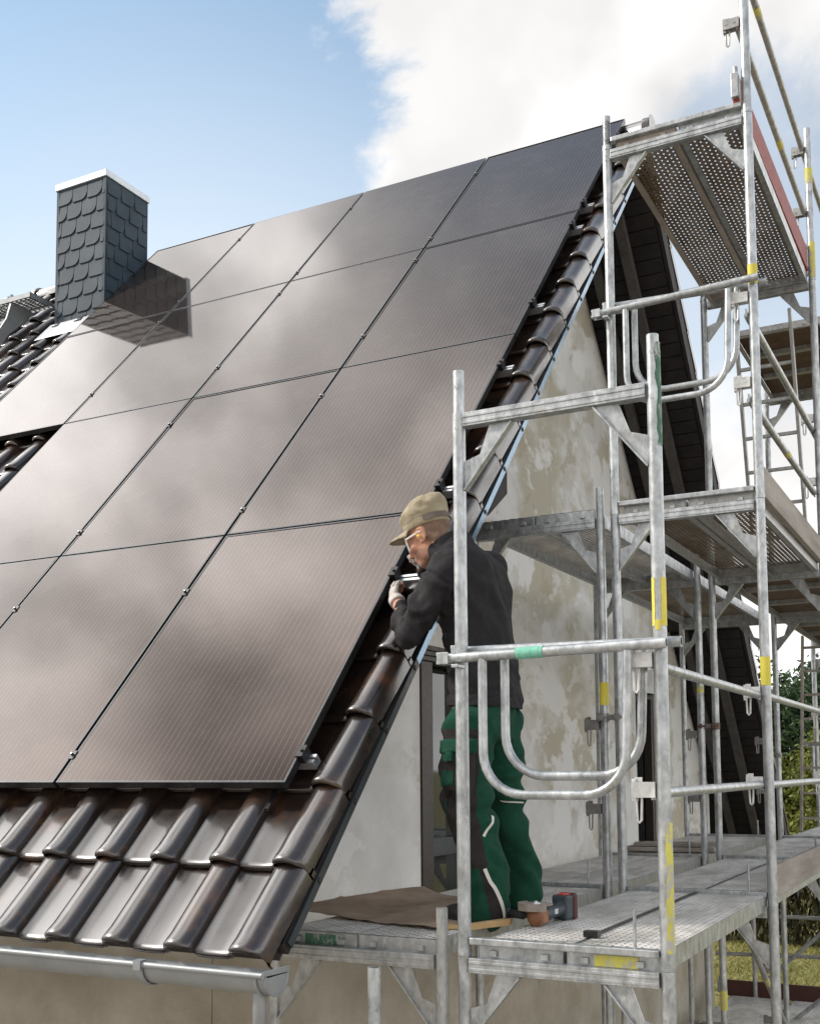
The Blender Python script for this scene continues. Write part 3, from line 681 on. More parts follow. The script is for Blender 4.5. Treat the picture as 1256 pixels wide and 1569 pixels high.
# marks
band((FWD,YA[0]), .09, .52, frames['A0_2'], 'yellow_paint_mark', 'yellow_worn', -1.3, .3, .22)
band((FWD,YA[0]), 1.18, 1.345, frames['A0_2'], 'inspection_label', 'yellow_label', -2.5, -1.9, .1); band((FWD,YA[0]), 1.18, 1.345, frames['A0_2'], 'inspection_label', 'yellow_label', -1.0, .2, .1); band((FWD,YA[0]), 1.165, 1.20, frames['A0_2'], 'inspection_label', 'yellow_label', -1.9, -1.0, .1)
band((FWD,YA[0]), 1.80, 2.165, frames['A0_2'], 'green_paint_mark', 'greenpaint', -.9, .5, .5)
band((FWD,YA[1]), 3.13, 3.23, frames['A1_4']); band((FWD,YA[1]), 1.10, 1.24, frames['A1_2']); band((XB+wB,YA[1]+.03), 1.03, 1.15, frames['B1_2'])
band((XB+wB,YA[2]-.05), 1.22, 1.27, frames['B2_2'], 'inspection_label', 'yellow_worn', -2.6, .6, .2)
band((FWD,YA[2]), 4.72, 4.83, frames['top2'], 'inspection_label', 'yellow_worn', -2.6, .6, .2); band((FWD,YA[2]), 4.05, 4.30, frames['top2'], 'inspection_label', 'yellow_worn', -1.8, .6, .3); band((0,YA[2]), -.95, -.82, frames['A2_0'], 'inspection_label', 'yellow_worn')
# base jacks
for key in ('A0_0','A1_0','A2_0','A3_0','A4_0','B0_0','B1_0','B2_0','B3_0'):
    fr = frames[key]; W = wB if key[0] == 'B' else FWD
    for x in (0,W):
        s = MB().tube([V((x,0,GZ+2.02)),V((x,0,.06))], .018, 10).box(x-.075,x+.075,-.075,.075,GZ+2.0,GZ+2.02).tube([V((x,0,-.02)),V((x,0,.03))], .034, 8)
        s.build('base_jack', M['galv_old'], fr, local=True)
# single spigot post in front, below the gutter end
t = thing('scaffold_post', (-.205,-.3,-2.9), 'lone galvanised post top standing open below the deck near the gutter end', 'scaffold post')
MB().hollow((-.205,-.3,-2.9),(-.205,-.3,.02),TR,.004,20).build('tube', M['galv'], t, smooth=40)

def coupler(x0, x1, y, z, label, yv=(0,1,0)):
    t = thing('tube_coupler', ((x0+x1)/2,y,z), label, 'coupler', 'couplers tying the two rows of posts')
    for x in (x0,x1):
        s = MB().hollow((x,y,z-.022),(x,y,z+.022),TR+.008,.0075,14); s.box(x-.012,x+.012,y-TR-.028,y-TR-.006,z-.016,z+.016); s.tube([V((x-.02,y-TR-.02,z)),V((x+.03,y-TR-.02,z))], .007, 8); s.build('clamp_half', M['bronze' if 'rusty' in label else 'cast_dark'], t, smooth=40)
    MB().box(min(x0,x1)+.028,max(x0,x1)-.028,y-.015,y+.015,z-.014,z+.014).build('swivel', M['cast_dark'], t, smooth=0)
coupler(XB+wB, 0, YA[1]+.015, .965, 'steel swivel coupler beside the hanging wedge below a yellow label')
coupler(XB+wB, 0, YA[2]-.025, .985, 'rusty coupler joining two posts before the dark eave')
coupler(XB+wB, 0, YA[3]-.0, .80, 'small dark coupler on the far posts behind the lower ladder')
coupler(XB+wB, 0, YA[2]-.025, -.25, 'dark coupler under the outer edge of the deck')

# rails along the outside
def rail(p, q, label, r=.0190, mat='galv', marks=(), flat=True):
    t = thing('guard_rail', p, label, 'guard rail', 'guard rails between the outer posts')
    MB().tube([V(p),V(q)], r, 14).build('tube', M[mat], t, smooth=40)
    d = (V(q)-V(p)).normalized()
    for e, sg in ((V(p),1),(V(q),-1)): MB().obox(e-d*.018*sg, d*.028, V((.004,0,0)), V((0,0,.021))).build('flattened_end', M[mat], t, smooth=0)
    for f in marks:
        c = V(p).lerp(V(q), f); MB().tube([c-d*.05,c+d*.05], r+.0012, 14).build('inspection_label', M['yellow_worn'], t, smooth=40)
    return t
XR = FWD-.035
def yrail(k, z, label, **kw): return rail((XR,YA[k]+.03,z),(XR,YA[k+1]-.03,z), label, **kw)
yrail(0, 1.052, 'guard rail at hip height between the nearest post and the next')
yrail(0, .615, 'knee rail at worker level in the nearest bay')
yrail(1, 1.06, 'upper guard rail at worker level running off to the right past the second post'); yrail(1, .61, 'knee rail at worker level running off past the second post')
yrail(1, 2.985, 'upper guard rail below the highest decks, against the brown plywood'); yrail(1, 2.545, 'lower guard rail with a yellow label crossing the ladder', marks=(.50,))
yrail(1, 4.98, 'upper of two dull rails above the highest deck', mat='galv_old', marks=(.27,)); yrail(1, 4.52, 'lower of two dull rails above the highest deck, yellow label midway', mat='galv_old', marks=(.56,))
yrail(2, 1.06, 'far guard rail at worker level in front of the trees'); yrail(2, 4.98, 'far dull rail beyond the short guard post', mat='galv_old')
yrail(2, 2.985, 'far upper rail one lift up beyond the plywood deck'); 
# end guards: top rail with a bent U of tube below
def end_guard(y, z, xa, xb, ul, ur, drop, rad, label, r=.0190, tape=False, ly=0, zr=0, flip=1):
    t = thing('end_guard', (xa,y,z), label, 'end guard', 'end guard rails across the scaffold ends')
    MB().hollow((xa,y,z),(xb,y,z+zr),r,.004,16).build('top_rail', M['galv'], t, smooth=40)
    def at(f): return z+zr*f
    pts = [V((ul,y,z-r*.3))]; n = 8
    pts += [V((ul,y,z-drop+rad))]+[V((ul+rad-rad*math.cos(PI/2*i/n),y,z-drop+rad-rad*math.sin(PI/2*i/n))) for i in range(1,n+1)]
    pts += [V((ur-rad+rad*math.sin(PI/2*i/n),y,z-drop+rad-rad*math.cos(PI/2*i/n))) for i in range(0,n+1)]+[V((ur+.012,y,z-r*.3))]
    MB().tube(pts, .0165, 12).build('bent_tube', M['galv'], t, smooth=50)
    s = MB()
    s.box(xa-.006,xa+.040,y-.025,y-.0205,z-.022,z+.022); s.box(xa-.006,xa+.040,y+.0205,y+.025,z-.022,z+.022); s.box(xa-.010,xa-.0062,y-.020,y+.020,z+.010,z+.022); s.box(xa-.010,xa-.0062,y-.020,y+.020,z-.022,z-.010)
    s.box(xa+.055,xa+.082,y-.03*1,y+.03,z-.036,z-.024)
    s.build('wedge_head', M['galv'], t, smooth=0, bevel=.003)
    if tape:
        MB().tube([V((xa+.30,y,z+zr*.4)),V((xa+.40,y,z+zr*.5))], [.0205,.0235] if False else [.0215,.0215], 14).build('green_tape', M['greentape'], t, smooth=50)
    return t
end_guard(-.050, 1.105, -.06, .775, .105, .630, .495, .15, 'front end guard with green tape, bent tube hanging lower, by the worker', tape=True, zr=.012)
end_guard(.050, 1.140, -.05, .80, .150, .655, .465, .15, 'rear end guard behind the taped one, bent tube hanging higher', zr=-.010)
end_guard(YA[1]-.050, 3.115, -.075, .775, .095, .615, .52, .16, 'front end guard across the frame below the highest decks', zr=.03)
end_guard(YA[1]+.050, 3.185, -.045, .80, .115, .640, .50, .16, 'rear end guard with straighter rail below the highest decks', zr=-.03)
end_guard(YA[4]-.50, .93, -.05, .775, .03, .70, .50, .15, 'far end guard at the scaffold end, seen against bushes')
for k, (key) in enumerate(('A4_2',)): pass

# decks
def deck(x, y0, y1, z, w, label, mat='deck', ply=False, edge='galv', endmat=None):
    t = thing('scaffold_deck', (x,y0,z+.062), label, 'scaffold deck', 'deck planks laid on the scaffold frames')
    L0, L1 = y0+.012, y1-.012; zt = z+.078
    if ply: MB().box(x+.012,x+w-.012,L0+.02,L1-.02,zt-.014,zt).build('plywood_sheet', M['ply'], t, smooth=0)
    else: MB().add([(x+.004,L0,zt),(x+w-.004,L0,zt),(x+w-.004,L1,zt),(x+.004,L1,zt)],[(0,1,2,3)]).build('perforated_sheet', M[mat], t, smooth=0)
    s = MB()
    for a, sg in ((x,1),(x+w,-1)):
        b_ = a+sg*.004; s.box(min(a,b_),max(a,b_),L0,L1,zt-.068,zt+.0015); c = b_+sg*.026; s.box(min(b_,c),max(b_,c),L0,L1,zt-.068,zt-.064)
    if ply:
        for q in (.33,.66): yy = L0+(L1-L0)*q; s.box(x+.035,x+w-.035,yy-.03,yy+.03,zt-.05,zt-.0145)
    s.build('side_rail', M[edge], t, smooth=0)
    for yy, sg in ((L0,1),(L1,-1)):
        s = MB(); b_ = yy+sg*.03; s.box(x+.0045,x+w-.0045,min(yy,b_),max(yy,b_),zt-.060,zt-.0025)
        for q in (.2,.8): s.box(x+w*q-.014,x+w*q+.014,min(yy-sg*.014,yy-sg*.0005),max(yy-sg*.014,yy-sg*.0005),zt-.045,zt-.024)
        s.build('end_hook', M[edge], t, smooth=0, bevel=.002)
        if endmat and sg > 0: MB().box(x+w*.30,x+w*.78,yy-.0035,yy-.0003,zt-.05,zt-.012).build('colour_plate', M[endmat], t, smooth=0)
    return t
pr = lambda k: (YA[k], YA[k+1])
W1 = .325
deck(.045,*pr(0),0,W1,'dusty perforated deck beside the worker carrying the power tool'); deck(.385,*pr(0),0,W1,'dusty perforated deck on the outer edge of the nearest bay',endmat='yellow_worn')
deck(.045,*pr(1),0,W1,'dusty perforated deck just past the second row of posts, wall side'); deck(.385,*pr(1),0,W1,'dusty perforated deck beside the weathered toe board')
deck(.045,*pr(1),2,W1,'stained perforated deck seen from below above the balcony door',mat='deck_brown',edge='galv_old'); deck(.385,*pr(1),2,W1,'stained perforated deck seen from below along the brown toe board',mat='deck_brown',edge='galv_old')
deck(.045,*pr(1),4,W1,'highest perforated deck seen from below, nearer the roof',mat='deck_brown',edge='oldwood'); deck(.385,*pr(1),4,W1,'highest perforated deck seen from below, beside the red toe board',mat='deck_brown',edge='galv')
deck(.045,*pr(2),0,.66,'wide far deck at worker level leading to the lower ladder',edge='galv_old'); deck(.045,*pr(2),2,.66,'brown plywood deck seen from below beyond the stained decks',ply=True,edge='galv_old')
deck(.045,4.95,YA[3],4,.66,'brown plywood hatch deck high up behind the leaning ladder',ply=True,edge='galv_old')
deck(.045,*pr(3),0,.66,'farthest deck at worker level near the trees',edge='galv_old'); deck(.045,*pr(3),2,.66,'farthest plywood deck one lift up, at the picture edge',ply=True,edge='galv_old')
WB = .335
deck(XB+.035,*pr(0),0,WB,'inner perforated deck under the cardboard sheet',endmat='greenpaint',edge='galv_old'); deck(XB+.375,*pr(0),0,WB,'inner perforated deck under the worker\'s boots',edge='galv_old')
deck(XB+.035,*pr(1),0,WB,'inner deck hugging the stained wall past the worker',edge='galv_old'); deck(XB+.375,*pr(1),0,WB,'inner deck next to the posts past the worker',edge='galv_old')
deck(XB+.035,*pr(1),2,WB,'head height inner deck seen from below, wall side',edge='galv'); deck(XB+.375,*pr(1),2,WB,'head height inner deck seen from below, post side',edge='galv')
deck(XB+.035,*pr(2),0,.68,'wide inner deck under the pile of boards',edge='galv_old'); deck(XB+.035,*pr(2),2,.68,'far head height inner deck before the dark eave',mat='deck_brown',edge='galv')
deck(-.95,7.5,8.9,-1.85,.62,'lower deck at ground storey in front of the red brown board',edge='galv'); deck(-.30,7.5,8.9,-1.85,.62,'lower deck at ground storey, outer one at the lawn',edge='galv')
# black gap piece between the two nearest decks
t = thing('gap_cover', (.375,.28,.08), 'black end of the gap strip between the two nearest decks', 'gap strip'); MB().box(.355,.41,.27,.31,.082,.104).box(.370,.386,.31,1.9,.080,.086).build('strip', M['black_metal'], t, smooth=0)

# toe boards
def toe(p, q, h, label, mat, fit='galv'):
    t = thing('toe_board', p, label, 'toe board', 'toe boards along the decks')
    d = (V(q)-V(p)); MB().bar(V(p)+V((0,0,h/2)), V(q)+V((0,0,h/2)), .032, h).build('board', M[mat], t, smooth=0, bevel=.004)
    dn = d.normalized()
    for e, sg in ((V(p),-1),(V(q),1)):
        c = e+dn*sg*.0; MB().obox(c+V((0,0,h*.55)), dn*.028, dn.cross(V((0,0,1)))*.018, V((0,0,h*.40))).tube([V((c.x,c.y,c.z+h*.95)),V((c.x,c.y,c.z+h*1.22))], .014, 10).build('end_fitting', M[fit], t, smooth=0, bevel=.003)
    return t
XT = FWD-.055
toe((XT+.005,YA[1]-.02,4.09),(XT+.02,YA[2]-.03,4.09),.16,'red painted toe board beside the highest deck','toered')
toe((XT+.05,YA[1]+.04,2.06),(XT+.05,YA[2]-.03,2.06),.155,'brown wooden toe board one lift above the worker','oldwood')
toe((XT+.04,YA[1]+.03,.06),(XT+.04,YA[2]-.03,.06),.155,'weathered split toe board beside the deck at worker level','oldwood','galv_old')
toe((XT+.04,YA[2]+.03,.06),(XT+.04,YA[3]-.03,.06),.155,'farther weathered toe board at worker level','oldwood','galv_old')
toe((-1.1,9.02,-1.80),(.5,9.02,-1.80),.17,'dark red brown toe board low down before the lawn','toedark')

# braces and low tubes
def brace(p, q, label, mat='galv_old', mark=None):
    t = thing('diagonal_brace', p, label, 'brace'); MB().tube([V(p),V(q)], .0215, 12).build('tube', M[mat], t, smooth=40)
    if mark:
        c = V(p).lerp(V(q), mark); d = (V(q)-V(p)).normalized(); MB().tube([c-d*.06,c+d*.06], .0228, 12).build('inspection_label', M['yellow_worn'], t, smooth=40)
brace((.05,4.30,-.22),(.05,6.55,-1.66),'dark diagonal brace with a yellow label under the outer deck','galv_old',.52)
brace((-.95,9.03,-1.93),(.35,9.03,-.72),'pale diagonal brace rising to the right before the lawn','galv')
brace((-.35,8.0,-1.95),(.40,8.0,-1.30),'short pale brace at the lower corner of the scaffold','galv')
brace((-1.15,9.06,-1.36),(.6,9.06,-1.31),'dark low cross tube over the lawn','galv_old'); brace((-.45,9.06,-.92),(.6,9.06,-.92),'dark upper cross tube at the hedge','galv_old')
for x, lab in ((-.72,'slim far post by the house corner below the deck'),(.10,'far thin post on the lawn side below the deck')):
    t = thing('scaffold_post', (x,9.0,GZ), lab, 'scaffold post'); MB().tube([V((x,9.0,GZ)),V((x,9.0,-.05))], TR, 12).build('tube', M['galv_old'], t, smooth=40)

# ladders
def ladder(p0, p1, w, label, mat='galv_old', n=8):
    t = thing('ladder', p1, label, 'ladder'); p0, p1 = V(p0), V(p1); wx = V((w,0,0))
    for q in (V((0,0,0)), wx): MB().bar(p0+q, p1+q, .024, .05, up=(0,1,0)).build('stile', M[mat], t, smooth=0, bevel=.003)
    for k in range(n):
        c = p0.lerp(p1, (k+.5)/n); MB().box(c.x+.012,c.x+w-.012,c.y-.012,c.y+.012,c.z-.012,c.z+.012).build('rung', M[mat], t, smooth=0)
ladder((.10,4.76,4.10),(.10,5.32,2.1),.40,'aluminium ladder leaning under the plywood hatch, one lift up')
ladder((0.04,8.0,2.0),(0.04,7.5,.09),.40,'brownish ladder standing on the far deck at worker level','oldwood',8)

# pile of boards near the balcony door
for k, (x0,y0,x1,y1,w,h,z) in enumerate(((-.74,4.45,-.16,4.55,.14,.028,.09),(-.76,4.60,-.12,4.62,.16,.028,.09),(-.70,4.52,-.2,4.60,.12,.026,.122),(-.66,4.62,-.30,4.66,.10,.026,.122),(-.30,4.95,-.18,4.98,.10,.04,.09))):
    lab = ['lowest front board of the small pile by the door','lowest rear board of the small pile by the door','upper front board of the small pile by the door','upper rear board of the small pile by the door','short wood offcut lying behind the small pile'][k]
    o = MB().bar((x0,y0,z+h/2),(x1,y1,z+h/2),w,h).build('wooden_board', M['oldwood'], None, smooth=0, bevel=.003); tag(o, lab, 'board', 'boards piled on the inner deck')
# ------------------------------------------------------------------ worker
DZ = .078                                                            # deck top
def organic(mb, name, mat, parent, vox=.009, smooth_it=8, wrinkle=None, keep=None):
    """voxel-fuse overlapping volumes into one continuous skin, then fold it"""
    me = bpy.data.meshes.new(name+'_raw'); me.from_pydata([tuple(p) for p in mb.v], [], mb.f)
    bm = bmesh.new(); bm.from_mesh(me); bmesh.ops.recalc_face_normals(bm, faces=bm.faces); bm.to_mesh(me); bm.free()
    o = bpy.data.objects.new(name+'_raw', me); COL.objects.link(o)
    r = o.modifiers.new('r','REMESH'); r.mode = 'VOXEL'; r.voxel_size = vox
    s = o.modifiers.new('s','SMOOTH'); s.iterations = smooth_it; s.factor = .5
    dg = bpy.context.evaluated_depsgraph_get(); dg.update()
    m2 = bpy.data.meshes.new_from_object(o.evaluated_get(dg)); m2.name = name
    bpy.data.objects.remove(o); bpy.data.meshes.remove(me)
    if wrinkle:
        ns = [v.normal.copy() for v in m2.vertices]
        for v, n in zip(m2.vertices, ns): v.co = v.co + n*wrinkle(v.co.copy(), n)
    if keep:
        bm = bmesh.new(); bm.from_mesh(m2); dl = [v for v in bm.verts if not keep(v.co)]; bmesh.ops.delete(bm, geom=dl, context='VERTS'); bm.to_mesh(m2); bm.free()
    off = world_loc(parent) if parent is not None else V((0,0,0))
    for v in m2.vertices: v.co -= off
    for m in (mat if isinstance(mat,(list,tuple)) else [mat]): m2.materials.append(m)
    m2.polygons.foreach_set('use_smooth', [True]*len(m2.polygons)); m2.update()
    ob = bpy.data.objects.new(name, m2); COL.objects.link(ob)
    if parent is not None: ob.parent = parent
    return ob
def ell(c, rx, ry, tilt=0, n=24, zt=0, sq=2.0):
    """horizontal elliptical ring, tilt turns it about Z, zt lifts the rear"""
    out = []
    for k in range(n):
        a = 2*PI*k/n; ca, sa = math.cos(a), math.sin(a); e = 2/sq
        x = rx*math.copysign(abs(ca)**e, ca); y = ry*math.copysign(abs(sa)**e, sa)
        out.append(V((c[0]+x*math.cos(tilt)-y*math.sin(tilt), c[1]+x*math.sin(tilt)+y*math.cos(tilt), c[2]+zt*x)))
    return out
# head frame: looks along -X and down at the clamp
HC = V((-.408,.565,1.708)); tl = math.radians(23)
HF = V((-math.cos(tl), .10, -math.sin(tl))).normalized(); HU = V((-math.sin(tl),0,math.cos(tl))); HU = (HU-HF*HU.dot(HF)).normalized(); HL = HU.cross(HF)*-1  # HL: toward -Y (viewer side)
if HL.y > 0: HL = -HL
def H(f, l, u): return HC+HF*f+HL*l+HU*u
HA = (HF, HL, HU)
LS, RS = V((-.262,.435,1.535)), V((-.262,.80,1.575))
LE, LW, LH = V((-.405,.375,1.275)), V((-.580,.600,1.425)), V((-.662,.683,1.505))
RE, RW, RH = V((-.50,.90,1.44)), V((-.525,.755,1.590)), V((-.523,.715,1.655))
LHIP, LK, LA = V((-.205,.52,.93)), V((-.200,.475,.53)), V((-.122,.515,.17))
RHIP, RK, RA = V((-.180,.745,.93)), V((-.165,.785,.53)), V((-.150,.915,.19))
body = MB()
body.ball(H(-.012,0,.038), (.100,.078,.086), HA, 24, 16).ball(H(.040,0,-.028), (.056,.060,.088), HA, 20, 14).ball(H(.060,0,-.092), (.036,.038,.028), HA)
body.ball(H(.010,.036,-.055), (.056,.026,.05), HA).ball(H(.010,-.036,-.055), (.056,.026,.05), HA).ball(H(.082,0,.030), (.018,.050,.016), HA)
body.tube([H(.092,0,.012), H(.112,0,-.018), H(.118,0,-.034), H(.098,0,-.042)], [.009,.012,.015,.010], 10).ball(H(.114,0,-.034), .014)
body.ball(H(.098,0,-.062), (.011,.024,.007), HA).ball(H(.096,0,-.073), (.011,.021,.007), HA)
for sg in (1,-1):
    body.ball(H(.078,sg*.033,.006), (.014,.017,.012), HA).ball(H(.065,sg*.045,-.025), (.025,.020,.020), HA)
    rim = [H(-.004+.020*math.cos(a), sg*(.083+.004*math.sin(a)), -.004+.031*math.sin(a)) for a in [PI*2*i/14 for i in range(14)]]
    body.tube(rim, .0055, 8, closed=True); body.ball(H(-.002,sg*.078,-.006), (.018,.008,.026), HA); body.ball(H(.004,sg*.080,-.034), (.008,.007,.010), HA)
body.limb([H(-.030,0,-.02), V((-.325,.585,1.60)), V((-.28,.61,1.50))], [.066,.062,.075], 18)
body.loft([ell(c,a,b,0) for c,a,b in (((-.185,.635,.90),.08,.12),((-.19,.635,1.05),.08,.125),((-.20,.63,1.25),.09,.15),((-.235,.62,1.42),.11,.18),((-.265,.615,1.53),.085,.15))])
body.limb([LS,LE,LW],[.055,.042,.030]); body.limb([RS,RE,RW],[.055,.042,.030])
body.limb([LHIP,LK,LA],[.08,.058,.042]); body.limb([RHIP,RK,RA],[.08,.058,.042])
def hand(mb, w, pdir, side, curl, s=1.0, thumb=1):
    """palm, four fingers of unequal length in curled chains, thumb from the side of the palm"""
    pdir = V(pdir).normalized(); side = V(side); side = (side-pdir*side.dot(pdir)).normalized(); nrm = pdir.cross(side)
    c = w+pdir*.052*s
    mb.limb([w, w+pdir*.02*s], [.026*s,.028*s]); mb.ball(c, (.050*s,.040*s,.019*s), (pdir,side,nrm))
    for i, (o, L) in enumerate(((.030,.070),(.010,.080),(-.010,.075),(-.028,.058))):
        p = c+pdir*.035*s+side*o*s; d = pdir.copy(); pts = [p]; a = curl
        for q, fr in enumerate((.45,.32,.25)):
            d = (d*math.cos(a)+nrm*math.sin(a)).normalized() if q == 0 else (d*math.cos(a)+ (nrm*math.cos(a*q)-pdir*math.sin(a*q)).normalized()*math.sin(a)).normalized()
            p = p+d*L*fr*s; pts.append(p)
        mb.limb(pts, [.0105*s,.0100*s,.0092*s,.0082*s], 10)
    t0 = c-pdir*.012*s+side*.030*s; d = (pdir*.75+side*.55+nrm*.35).normalized()
    t1 = t0+d*.032*s; t2 = t1+(pdir*.85+nrm*.5*thumb).normalized()*.030*s
    mb.limb([t0,t1,t2],[.014*s,.0115*s,.0095*s],10)
ldir = (LH-LW).normalized(); hand(body, LW+ldir*.035, ldir+V((-.1,0,.15)), V((.25,-.35,.9)), .62, .92); 
rdir = (RH-RW).normalized(); hand(body, RW+rdir*.005, V((-.02,-.5,.8)), V((-.9,.0,0.1)), 1.05, .9)
def bfold(p, n): return .0015*mnoise.noise(p*40)
person = organic(body, 'person', [M['skin'], M['hair'], M['stubble']], None, .0065, 3, bfold)
for p in person.data.polygons:                                       # cropped hair below the cap and at the temples
    d = p.center-HC; f, l, u = d.dot(HF), d.dot(HL), d.dot(HU)
    if d.length < .16 and f < -.018+.25*max(0,u) and u > -.055+.25*(f+.05) and not (abs(l) > .077 and f > -.035): p.material_index = 1
    elif d.length < .16 and u < -.045-.25*max(0,.05-f) and f > .0: p.material_index = 2
tag(person, 'worker in khaki cap, black jacket and green work trousers bending to the roof edge', 'person')
# jacket
jk = MB()
jk.loft([ell(c,a,b,t,28,zt,2.25) for c,a,b,t,zt in (
 ((-.188,.635,.965),.140,.188,.05,-.05),((-.187,.636,1.00),.143,.192,.05,-.05),((-.190,.636,1.08),.134,.184,.05,-.05),((-.195,.634,1.20),.138,.192,.05,0),((-.210,.630,1.33),.146,.206,.03,.1),((-.232,.624,1.44),.146,.214,.0,.2),((-.252,.618,1.52),.132,.208,0,.3),((-.272,.612,1.575),.112,.180,0,.35),((-.295,.602,1.615),.090,.125,0,.4),((-.315,.590,1.645),.080,.090,0,.45),((-.328,.583,1.68),.078,.082,0,.5))])
jk.limb([LS+V((.02,.02,.0)),LS.lerp(LE,.5)+V((.012,-.01,0)),LE,LE.lerp(LW,.5)+V((0,-.006,-.006)),LE.lerp(LW,.74)],[.082,.075,.066,.057,.044],18)
jk.limb([RS+V((.02,-.02,.0)),RS.lerp(RE,.5),RE,RE.lerp(RW,.5),RW],[.082,.074,.064,.054,.042],16)
def jfold(p, n):
    d = .010*(1-2*abs(mnoise.noise(V((p.x*6+1,p.y*6+p.z*3,p.z*4.5)))))-.004
    arm = (p-LE).length < .26 and p.y < .56 and p.x < -.22
    if arm:
        ax = (LE-LS).normalized() if p.z > LE.z+.04 and p.x > LE.x-.02 else (LW-LE).normalized()
        s_ = (p-LE).dot(ax); k = 150 if (p-LW).length < .17 else 62
        d += .0065*(1-2*abs(math.sin(.5*(s_*k+7*mnoise.noise(p*9)))))*(.7+.7*mnoise.noise(p*12))
        d += .012*mnoise.noise(V((p.x*9,p.y*9,p.z*9+3)))
    else:
        d += .018*mnoise.noise(V((p.x*6+2,p.y*6,p.z*4)))+.009*mnoise.noise(V((p.x*15,p.y*15,p.z*9+p.y*10)))
        q = (p.x*1.0+p.y*.6)*26+p.z*16
        d += .0055*math.sin(q+5*mnoise.noise(p*4))*max(0,min(1,(1.5-p.z)*3))
        d += .006*math.sin((p.z*55)+5*mnoise.noise(p*8))*math.exp(-((p.z-1.07)/.07)**2)*.5
    return d*1.5
jacket = organic(jk, 'jacket', [M['jacket']], person, .0085, 9, jfold, lambda co: not (co.z > 1.665+.45*(co.x+.33)*-.0 and (co-V((-.345,.58,1.70))).length < .062))
jacket['label'] = 'black softshell jacket with sleeves pushed toward the wrists'
# collar, hem band, shoulder piping, pocket zip
cl = MB(); n = 30
def crg(c, rx, ry, zt): return ell(c, rx, ry, .0, n, zt)
rg = [crg((-.305,.592,1.60),.098,.098,.42), crg((-.322,.585,1.650),.084,.086,.5), crg((-.332,.582,1.685),.081,.083,.55), crg((-.331,.582,1.687),.075,.077,.55), crg((-.320,.585,1.64),.074,.076,.5)]
cl.loft(rg, cap=False); cl.build('collar', M['jacket'], person, smooth=60)
hb = MB(); hb.loft([ell((-.188,.635,.962),.149,.197,.05,40,-.05,2.25), ell((-.188,.635,.985),.151,.199,.05,40,-.05,2.25), ell((-.188,.635,1.005),.146,.195,.05,40,-.05,2.25), ell((-.188,.635,1.0),.13,.18,.05,40,-.05,2.25), ell((-.188,.635,.966),.13,.18,.05,40,-.05,2.25)], cap=False); hb.build('jacket_hem', M['jacket'], person, smooth=60)
# trousers
tr = MB()
tr.loft([ell(c,a,b,t,26,0,2.2) for c,a,b,t in (((-.188,.636,1.005),.108,.156,.05),((-.190,.637,.955),.128,.180,.05),((-.190,.637,.88),.136,.192,.05),((-.190,.637,.82),.118,.170,.05))])
tr.limb([LHIP+V((0,.01,-.03)),LHIP.lerp(LK,.5)+V((-.012,0,0)),LK+V((-.004,0,.0)),LK.lerp(LA,.5)+V((.008,0,0)),LA+V((-.004,0,.04)),LA+V((-.012,0,-.035))],[.112,.108,.094,.087,.086,.092],20)
tr.limb([RHIP+V((0,-.01,-.03)),RHIP.lerp(RK,.5)+V((.004,0,0)),RK,RK.lerp(RA,.5)+V((.008,0,0)),RA+V((0,0,.04)),RA+V((-.006,.0,-.05))],[.112,.102,.086,.080,.080,.088],20)
def tfold(p, n):
    d = .018*mnoise.noise(V((p.x*7,p.y*7,p.z*4)))+.008*(1-2*abs(mnoise.noise(V((p.x*8+3,p.y*8+p.z*4,p.z*5)))))-.003
    low = max(0, 1-(p.z-.10)/.30)
    d += .010*math.sin(p.z*62+p.y*30+6*mnoise.noise(p*7))*low*(.4+mnoise.noise(p*6+V((3,1,0))))
    d += .0085*math.sin(p.z*48+p.x*30-p.y*22+5*mnoise.noise(p*5))*math.exp(-((p.z-.60)/.16)**2)
    d += .008*math.sin((p.z*30-p.y*26)+4*mnoise.noise(p*6))*max(0,min(1,(p.z-.62)*4))
    return d*1.35
trousers = organic(tr, 'trousers', [M['trouser'], M['trouser_black']], person, .0085, 8, tfold)
def leg_axis(z): 
    a, b_, t = (LHIP, LK, (LHIP.z-z)/(LHIP.z-LK.z)) if z > LK.z else (LK, LA, (LK.z-z)/(LK.z-LA.z))
    return a.lerp(b_, max(0,min(1.2,t)))
for p in trousers.data.polygons:
    c = p.center+V((0,0,0)); ax = leg_axis(c.z)
    onleft = (c-ax).length < .135 and c.y < .64
    if onleft:
        ang = math.atan2(c.y-ax.y, c.x-ax.x)                         # -pi/2 faces the viewer side, pi the roof
        out = (ang < -.66-.32*max(0,.80-c.z) or ang > 2.9)
        if .30 < c.z < .865 and out: p.material_index = 1
        if .085 < c.z <= .30 and -1.30 < ang < -1.04+3.0*(.3-c.z): p.material_index = 1
    if c.z > .70 and c.y > .70 and abs(c.z-.8) < .09 and c.x > -.09 and .78 < c.y: p.material_index = 1
def leg_pt(z, ang, r, right=False):
    if right:
        a, b_, t = (RHIP, RK, (RHIP.z-z)/(RHIP.z-RK.z)) if z > RK.z else (RK, RA, (RK.z-z)/(RK.z-RA.z)); ax = a.lerp(b_, max(0,min(1.2,t)))
    else: ax = leg_axis(z)
    return V((ax.x+r*math.cos(ang), ax.y+r*math.sin(ang), z))
def on_cloth(p, d):
    """nearest point of the trousers, pushed out by d"""
    off = world_loc(trousers); ok, co, nr, _ = trousers.closest_point_on_mesh(p-off); return co+off+nr*d
